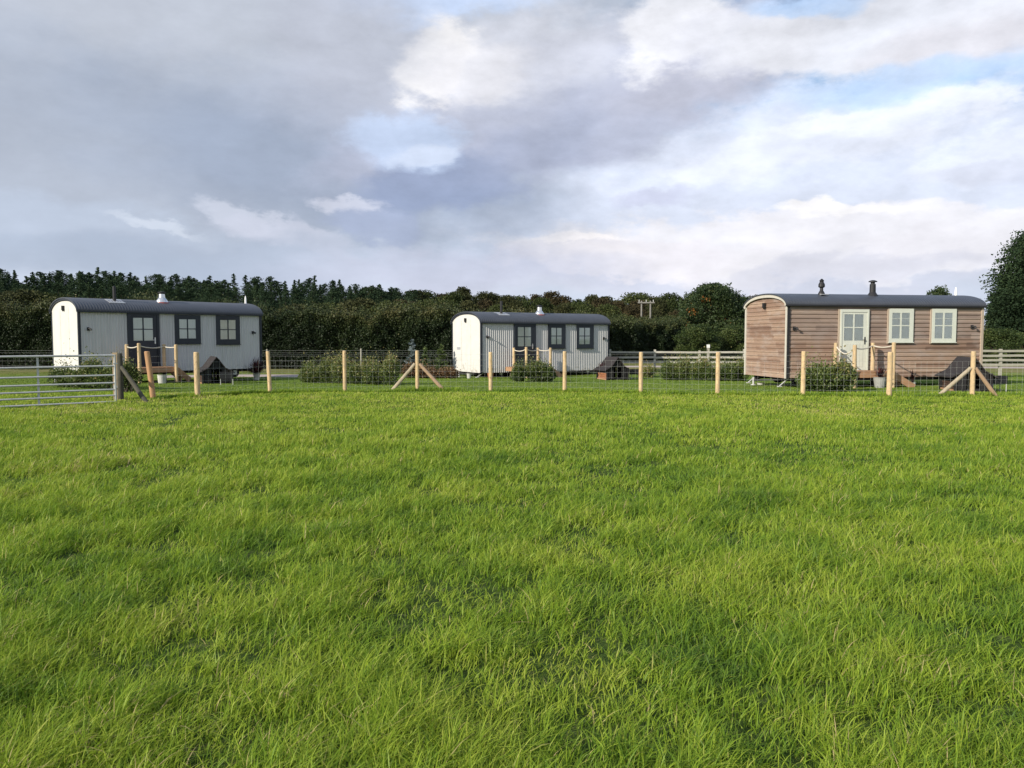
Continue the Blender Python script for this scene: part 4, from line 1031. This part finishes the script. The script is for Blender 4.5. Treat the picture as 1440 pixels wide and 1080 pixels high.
def broadleaf_meshes(h, w, n, mat, leaf, seed=0, crown_base=.18, orange=0, nbl=26):
    rng = np.random.default_rng(500 + seed); rd = random.Random(500 + seed)
    t = MB(); t.tube([(0, 0, -.2), (0.1, 0, h * .3), (0, 0.1, h * .6), (0, 0, h * .85)], [.028 * h, .02 * h, .012 * h, .003 * h], 8)
    bl = []
    for i in range(nbl):
        f = crown_base + (1 - crown_base) * (i + .5) / nbl; R0 = w / 2 * math.sin(math.pi * min(.97, .16 + .80 * (f - crown_base) / (1 - crown_base))) ** .7
        a = i * 2.4 + rd.uniform(-.4, .4); rr = R0 * rd.uniform(.25, .78); br = w * rd.uniform(.11, .19)
        c = (math.cos(a) * rr, math.sin(a) * rr, min(h * f, h - br * .75)); bl.append((c, br))
        t.tube([(0, 0, c[2] * .55), (c[0] * .5, c[1] * .5, c[2] * .82), c], [.009 * h, .006 * h, .002 * h], 5)
    tm = mkmesh('trunk', t.V, t.F, M['bark'])
    Q = []; O = []; T = []
    for j, (c, br) in enumerate(bl):
        m = int(n / nbl); v = rng.normal(size=(m, 3)); v /= np.linalg.norm(v, axis=1)[:, None]; r_ = br * rng.uniform(.35, 1.1, m) ** .6 * (1 + .25 * np.sin(v[:, 0] * 7 + j) * np.sin(v[:, 2] * 6))
        Q.append(np.array(c) + v * r_[:, None] * np.array([1, 1, .75])); O.append(v)
        tt = .42 + .17 * rng.normal(size=m) + rd.uniform(-.16, .2)
        Tj = np.clip(tt, 0, .95)
        if orange and j % 4 == 1:
            near = np.linalg.norm(v - np.array([-.4, -.9, .1]), axis=1) < .6; Tj = np.where(near & (rng.random(m) < .5), 1.0, Tj)
        T.append(Tj)
    Q = np.concatenate(Q); O = np.concatenate(O); T = np.concatenate(T)
    return leaf_mesh('crown', Q, leaf, T, mat, rng=rng, outd=O, flat=.3, aspect=.65), tm

def put_tree(name, meshes, loc, rz, sc, label, cat, group=None):
    o = empty(name, loc, rz, label, cat, group); o.scale = (sc[0], sc[0], sc[1])
    link('crown', meshes[0], o); link('trunk', meshes[1], o); return o

CON = [conifer_meshes(0, 11, 6.4 + .7 * (i % 3), 10000, M['conifer'], .22, pine=True, seed=i) for i in range(6)] + [conifer_meshes(0, 11, 4.6, 6000, M['conifer'], .22, seed=i + 9) for i in range(2)]
BRD = [broadleaf_meshes(10, 7.5 + (i % 3), 8500, (M['autumn'], M['autumn_red'], M['olive'])[i % 3], .32, seed=i, crown_base=.12, nbl=30) for i in range(6)]
SKY_C = [(-60, 384), (0, 378), (28, 382), (60, 380), (100, 378), (140, 377), (180, 381), (220, 385), (260, 386), (300, 388), (340, 390), (380, 390), (420, 388), (450, 393), (480, 394), (520, 400), (560, 403), (600, 406), (640, 407)]
def skyline(px, tab):
    return float(np.interp(px, [a for a, b in tab], [b for a, b in tab]))
rd = random.Random(5)
n = 0
for row, (Yr, step, dtop) in enumerate(((104, 15.5, 16), (116, 13.5, 8), (128, 11.5, 0))):
    px = -60.0
    while px < (560 if row < 2 else 585):
        Y = Yr + rd.uniform(-4, 4); x = px + rd.uniform(-4, 4)
        top = skyline(x, SKY_C) + dtop + rd.uniform(-1.5, 7)
        if row == 2 and 470 > x > 300 and rd.random() < .3: top -= 6
        if 30 < x < 45 and row == 2: top += 14
        p = at(x, top, Y); hgt = p.z + .3; m = CON[rd.randrange(6) if (x > 500 or rd.random() < (.72 if x < 300 else .35)) else 6 + rd.randrange(2)]
        put_tree('conifer_tree', m, (p.x, Y, -.3), rd.uniform(0, 6.28), (hgt / 11 * rd.uniform(.95, 1.25), hgt / 11), 'dark conifer in the dense wood behind the tall left hedge', 'conifer tree', 'conifers of the wood behind the left hedge')
        px += step; n += 1
SKY_B = [(480, 412), (520, 405), (560, 407), (600, 409), (655, 402), (690, 409), (740, 408), (760, 407), (800, 414), (815, 411), (850, 414), (885, 410), (920, 415), (950, 412), (970, 411), (1000, 410), (1080, 418)]
for row, (Yr, step, dtop) in enumerate(((98, 32, 15), (118, 26, 7), (140, 19, 0))):
    px = 505.0
    while px < 1090:
        Y = Yr + rd.uniform(-5, 5); x = px + rd.uniform(-7, 7)
        top = skyline(x, SKY_B) + dtop + rd.uniform(-4, 8)
        p = at(x, top, Y); hgt = p.z + .3; m = BRD[rd.randrange(6)]; s0 = hgt / 10
        put_tree('woodland_tree', m, (p.x, Y, -.3), rd.uniform(0, 6.28), (s0 * rd.uniform(.75, 1.0), s0 * .97), 'olive brown broadleaved tree in the far wood behind the middle hut', 'tree', 'autumn trees of the far wood')
        px += step
# far right, low trees seen past and over the brown hut
for (x, top, Y, k) in ((1395, 455, 80, 0), (1425, 450, 84, 2), (1460, 448, 78, 4)):
    p = at(x, top, Y); hgt = p.z + .3; put_tree('woodland_tree', BRD[k], (p.x, Y, -.3), x, (hgt / 10 * 1.2, hgt / 10), 'low rounded tree below the big pine at the right edge', 'tree', 'low trees at the right edge')
midt = [broadleaf_meshes(5, 5.5, 12000, M[k], .17, seed=61 + q, crown_base=.1, nbl=28) for q, k in enumerate(('autumn', 'olive'))]
for i, (x, top, Y, k, wd) in enumerate(((30, 408, 56, 0, 1.3), (62, 412, 57, 1, 1.0), (415, 428, 58, 0, 1), (455, 427, 60, 1, 1.1), (505, 420, 62, 0, 1.25), (552, 424, 60, 1, 1.3), (612, 421, 62, 1, 1.1), (645, 428, 63, 0, 1.0), (868, 443, 74, 1, 1.2), (905, 446, 76, 0, 1.2), (940, 444, 78, 1, 1.1))):
    p = at(x, top, Y); s0 = (p.z + .3) / 5; put_tree('hedgerow_tree', midt[k], (p.x, Y, -.3), x * .7, (s0 * wd, s0), 'bushy rounded hedgerow tree rising just behind the tall hedges', 'tree', 'hedgerow trees behind the tall hedges')
sky_small = broadleaf_meshes(6, 4.6, 9000, M['oak'], .16, seed=31)
p = at(1323, 403, 62); put_tree('distant_tree', sky_small, (p.x, 62, -.3), 0, ((p.z + .3) / 6 * .68, (p.z + .3) / 6), 'rounded treetop showing just above the brown hut roof', 'tree')
oak = broadleaf_meshes(6.5, 6.6, 42000, M['oak'], .15, seed=41, crown_base=.06, orange=1, nbl=44)
p = at(1003, 399, 70); put_tree('broadleaf_tree', oak, (p.x, 70, -.3), 0.3, ((p.z + .3) / 6.5 * 1.1, (p.z + .3) / 6.5), 'large rounded dark green tree with orange leaf patches left of the brown hut', 'tree')
oak2 = broadleaf_meshes(5.2, 4.4, 22000, M['oak'], .15, seed=43, crown_base=.06, nbl=26)
p = at(1052, 418, 74); put_tree('broadleaf_tree', oak2, (p.x, 74, -.3), 0.3, ((p.z + .3) / 5.2, (p.z + .3) / 5.2), 'dark green tree partly hidden by the arched end of the brown hut', 'tree')
wil = broadleaf_meshes(3, 3.6, 15000, M['willow'], .11, seed=51, crown_base=.03, nbl=24)
for (x, top, Y, wd, lab) in ((985, 456, 58, 1.15, 'light green bush spreading below the large rounded tree'), (1035, 458, 60, 1.0, 'light green bush just left of the brown hut roof end'),
                             (1402, 462, 55, 1.3, 'light green bush at the foot of the big pine'), (1440, 468, 57, 1.3, 'bush cut by the right edge of the photo below the pine')):
    p = at(x, top, Y); s0 = (p.z + .3) / 3; put_tree('bush', wil, (p.x, Y, -.3), x * 1.0, (s0 * wd, s0), lab, 'bush')
pine = broadleaf_meshes(10, 9.6, 90000, M['pine'], .17, seed=77, crown_base=.16, nbl=60)
p = at(1478, 322, 62); s0 = (p.z + .3) / 10
put_tree('pine_tree', pine, (p.x, 62, -.3), 1.2, (s0 * 1.12, s0), 'big dark pine rising at the right edge of the photo', 'pine tree')
pine2 = broadleaf_meshes(8, 6.0, 40000, M['pine'], .17, seed=78, crown_base=.2, nbl=34)
p = at(1424, 385, 66); put_tree('pine_tree', pine2, (p.x, 66, -.3), 0, ((p.z + .3) / 8 * .85, (p.z + .3) / 8), 'shorter pine leaning out left of the big pine', 'pine tree')

# overhead line pole
pA = at(902, 451, 90); pole = empty('overhead_line_pole', (pA.x, 90, -.3), 0, 'twin wooden overhead line pole with a crossbar above the hedge', 'utility pole')
zt = at(902, 423, 90).z + .3; sep_ = (at(914.5, 451, 90) - pA).x
for x in (0, sep_): MB().tube([(x, 0, -.2), (x, 0, zt)], [.11, .085], 10).build('pole', M['poleg'], pole)
MB().box((-.45, -.16, zt - .28), (sep_ + .45, -.11, zt - .14)).build('crossbar', M['poleg'], pole)
for x in (-.3, sep_ / 2, sep_ + .3): MB().tube([(x, -.13, zt - .138), (x, -.13, zt + .12)], [.04, .05], 8).build('insulator', M['galv'], pole)
q = at(996, 484.5, 44); fp = empty('marker_post', (q.x, 44, -.3), 0, 'short white topped post standing above the pale rail fence', 'post')
MB().box((-.06, -.06, 0), (.06, .06, q.z + .3 - .18)).build('shaft', M['grey_old'], fp); MB().box((-.075, -.075, q.z + .3 - .178), (.075, .075, q.z + .3)).build('cap', M['whitepl'], fp)

# ------------------------------------------------------------------ light and sky
SUN_AZ, SUN_EL = math.atan2(-.76, -.65), R(25)
sd = Vector((math.sin(SUN_AZ) * math.cos(SUN_EL), math.cos(SUN_AZ) * math.cos(SUN_EL), math.sin(SUN_EL)))
sl = bpy.data.lights.new('sun', 'SUN'); sl.energy = 4.6; sl.angle = R(0.8); sl.color = (1.0, .92, .79)
so = link('sun', sl); so.rotation_euler = (-sd).to_track_quat('-Z', 'Y').to_euler()

w = bpy.data.worlds.new('World'); SC.world = w; w.use_nodes = True
nt = NT(w.node_tree); bg = nt.n['Background']
skyt = nt.n.new('ShaderNodeTexSky'); skyt.sky_type = 'NISHITA'; skyt.sun_disc = False; skyt.sun_elevation = SUN_EL; skyt.sun_rotation = SUN_AZ
skyt.air_density = 1.0; skyt.dust_density = 1.2; skyt.ozone_density = 1.5
dirv = nt.coord('Generated')
sp = nt.n.new('ShaderNodeSeparateXYZ'); nt.l.new(dirv, sp.inputs[0])
az = nt.math('ARCTAN2', sp.outputs[0], sp.outputs[1]); el = nt.math('ARCSINE', sp.outputs[2])
cb = nt.n.new('ShaderNodeCombineXYZ'); nt.l.new(az, cb.inputs[0]); nt.l.new(el, cb.inputs[1])
uv = cb.outputs[0]
st = nt.mapping(dirv, scale=(1, 1, 2.1))
nA = nt.noise(st, 3.2, 6, .55, color=True); nB = nt.noise(st, 11.0, 6, .6, color=True)
wa = nt.vmath('SCALE', nt.vmath('SUBTRACT', nA, (.5, .5, .5)), scale=.10); wb = nt.vmath('SCALE', nt.vmath('SUBTRACT', nB, (.5, .5, .5)), scale=.055)
uvw = nt.vmath('ADD', nt.vmath('ADD', uv, wa), wb)
nE = nt.noise(nt.mapping(dirv, scale=(1, 1, 1.9)), 6.5, 9, .6)       # ragged edges
nF = nt.noise(nt.mapping(dirv, scale=(1, 1, 2.0)), 22.0, 8, .6)
def dirpx(px, py):
    d = Vector(ray(px, py)).normalized(); return math.atan2(d.x, d.y), math.asin(d.z)
K = 10.0
def C(r, g, b): return (lin(r - 1) * K, lin(g) * K, lin(b + 1) * K, 1)
col = nt.mix(.35, skyt.outputs[0], C(168, 200, 240))
# pale haze of the low sky
col = nt.mix(nt.mapr(el, .0, .34, .92, .0), col, C(196, 203, 220))
# general broken cloud over the rest of the dome
gen = nt.mapr(nt.noise(nt.mapping(dirv, scale=(1, 1, 1.8)), 2.2, 7, .55), .42, .60)
behind = nt.mapr(nt.math('ABSOLUTE', az), .9, 1.4)
col = nt.mix(nt.math('MULTIPLY', gen, behind), col, C(196, 198, 206))
def blob(px, py, rx, ry, rot, c, k=.9, soft=.9, edge=.5, fine=.0):
    global col
    a, e = dirpx(px, py)
    v = nt.mapping(uvw, loc=(a, e, 0), rot=(0, 0, R(rot)), scale=(rx / F, ry / F, 1), typ='TEXTURE')
    l = nt.vmath('LENGTH', v)
    l = nt.math('ADD', l, nt.math('MULTIPLY', nt.math('SUBTRACT', nE, .5), edge * 2))
    if fine: l = nt.math('ADD', l, nt.math('MULTIPLY', nt.math('SUBTRACT', nF, .5), fine * 2))
    f = nt.mapr(l, 1 + soft / 2, 1 - soft / 2, 0, k)
    col = nt.mix(f, col, C(*c))
# x, y, rx, ry, rot, colour
blob(1180, 262, 560, 112, 3, (214, 219, 234), .85, .6, .4, .4)
blob(1010, 205, 190, 42, 14, (214, 220, 236), .7, .9, .6, .6)
blob(1260, 165, 150, 15, 4, (226, 231, 242), .8, .6, .5, 1.2)
blob(1150, 205, 230, 28, 10, (222, 226, 238), .7, .8, .5, .9)
blob(1390, 215, 90, 30, 10, (224, 229, 241), .75, .7, .5, 1.1)
blob(1380, 240, 80, 18, 0, (200, 204, 220), .6, .9, .5, .4)
blob(1120, 385, 640, 30, 0, (200, 203, 217), .85, .9, .25, .2)
blob(1160, 352, 430, 36, -2, (225, 224, 230), .95, .35, .35, .5)
blob(860, 362, 170, 24, 0, (225, 222, 228), .9, .35, .35, .5)
blob(1240, 322, 200, 22, -2, (229, 228, 234), .9, .4, .4, .6)
blob(1180, 309, 85, 9, -4, (242, 240, 241), .8, .7, .5, .8)
blob(815, 340, 70, 8, 2, (243, 238, 238), .85, .6, .4, .7)
blob(850, 365, 60, 16, 0, (229, 225, 229), .7, .8, .5, .7)
blob(1070, 362, 80, 18, 10, (229, 227, 232), .7, .7, .5, .8)
blob(1320, 352, 90, 14, 0, (226, 224, 230), .6, .8, .5, .8)
blob(1180, 378, 200, 12, 0, (203, 204, 217), .6, .9, .5, .5)
blob(915, 292, 45, 14, 6, (190, 193, 215), .65, .8, .4, .4)
blob(220, 90, 650, 230, 4, (182, 187, 198), .97, .5, .25)
blob(150, 230, 520, 120, 0, (168, 176, 191), .85, .9, .35)
blob(480, 235, 300, 90, -8, (150, 161, 181), .85, 1.0, .4)
blob(810, 150, 350, 78, 15, (176, 181, 200), .95, .55, .3, .2)
blob(620, 268, 130, 42, 12, (145, 157, 185), .9, .6, .3, .35)
blob(760, 210, 90, 34, 25, (160, 168, 191), .6, 1.0, .3, .2)
blob(1000, 105, 130, 40, 12, (190, 191, 205), .7, 1.0, .3)
blob(590, 140, 200, 50, 0, (180, 184, 199), .6, 1.0, .4)
blob(740, 86, 140, 42, 5, (206, 208, 218), .75, .9, .3, .3)
blob(612, 86, 56, 44, 25, (232, 230, 231), .9, .45, .3, .45)
blob(665, 104, 70, 26, 0, (219, 218, 223), .75, .8, .3, .4)
blob(940, 42, 78, 52, 15, (228, 228, 233), .9, .45, .3, .45)
blob(1040, 62, 90, 40, 0, (214, 215, 224), .8, .8, .3, .4)
blob(1290, 36, 260, 50, 0, (221, 222, 229), .92, .5, .3, .35)
blob(1370, 70, 110, 34, 0, (214, 212, 219), .7, .8, .3, .3)
blob(1310, 118, 150, 20, 2, (180, 208, 242), .65, 1.0, .4, .4)
blob(1130, 8, 80, 12, 0, (182, 207, 240), .75, .8, .5, .4)
blob(630, 14, 120, 22, 0, (188, 205, 234), .8, .9, .5, .4)
blob(500, 40, 100, 60, 0, (178, 182, 195), .7, 1.0, .3)
blob(582, 196, 84, 42, -5, (189, 204, 230), .85, .55, .3, .4)
blob(612, 218, 52, 16, 8, (204, 213, 231), .7, .7, .4, .6)
blob(120, 335, 330, 36, -6, (177, 187, 204), .85, .8, .5, .3)
blob(225, 322, 50, 6, -4, (203, 210, 222), .65, .9, .5, .7)
blob(345, 305, 55, 14, -20, (196, 201, 215), .8, .6, .4, .7)
blob(410, 335, 90, 16, -14, (195, 199, 214), .7, .7, .4, .6)
blob(480, 297, 50, 10, -5, (203, 206, 220), .75, .7, .4, .7)
blob(515, 328, 58, 20, -12, (158, 168, 192), .9, .55, .35, .4)
blob(300, 362, 180, 20, 4, (164, 174, 192), .6, 1.0, .4, .3)
blob(100, 378, 300, 22, 0, (166, 177, 195), .7, 1.0, .3)
blob(640, 380, 220, 24, 0, (188, 192, 210), .7, 1.0, .3)
# fine texture of the cloud itself
tex = nt.mapr(nt.noise(nt.mapping(dirv, scale=(1, 1, 2.4)), 8.0, 9, .62), .3, .7, .955, 1.045, smooth=False)
# billow relief: the side of each billow towards the sun is brighter
def relief(sc, off, k):
    a = nt.noise(nt.mapping(dirv, scale=(1, 1, 2.0)), sc, 9, .60)
    b = nt.noise(nt.mapping(nt.vmath('ADD', dirv, off), scale=(1, 1, 2.0)), sc, 9, .60)
    return nt.math('MULTIPLY', nt.math('SUBTRACT', a, b), k)
rl = nt.math('ADD', relief(5.0, (.035, 0, -.02), 1.0), relief(13.0, (.014, 0, -.008), .4))
calm = nt.math('MULTIPLY', nt.mapr(az, -.55, .15, .3, .8), nt.mapr(el, .04, .22, .5, 1.0))
rl = nt.math('MULTIPLY', rl, calm)
rl = nt.math('MINIMUM', nt.math('MAXIMUM', rl, -.16), .14)
tex = nt.math('ADD', tex, rl)
col = nt.vmath('SCALE', col, scale=tex)
nt.put(bg.inputs['Color'], col); bg.inputs['Strength'].default_value = 0.1
w.cycles.sampling_method = 'MANUAL'; w.cycles.sample_map_resolution = 1024

# ------------------------------------------------------------------ camera
cam = bpy.data.cameras.new('camera'); cam.sensor_fit = 'HORIZONTAL'; cam.sensor_width = 36; cam.lens = 36 * F / 1440
cam.clip_start = .05; cam.clip_end = 4000
co = link('camera', cam); co.location = (0, 0, CAMZ); co.rotation_euler = (math.pi / 2 - PITCH, 0, 0); SC.camera = co
SC.view_settings.view_transform = 'Standard'; SC.view_settings.look = 'None'; SC.view_settings.exposure = 0.28; SC.view_settings.gamma = 1
SC.cycles.max_bounces = 6; SC.cycles.diffuse_bounces = 2; SC.cycles.glossy_bounces = 2; SC.cycles.transmission_bounces = 4; SC.cycles.transparent_max_bounces = 8
SC.cycles.use_denoising = True
print('conifers', n)
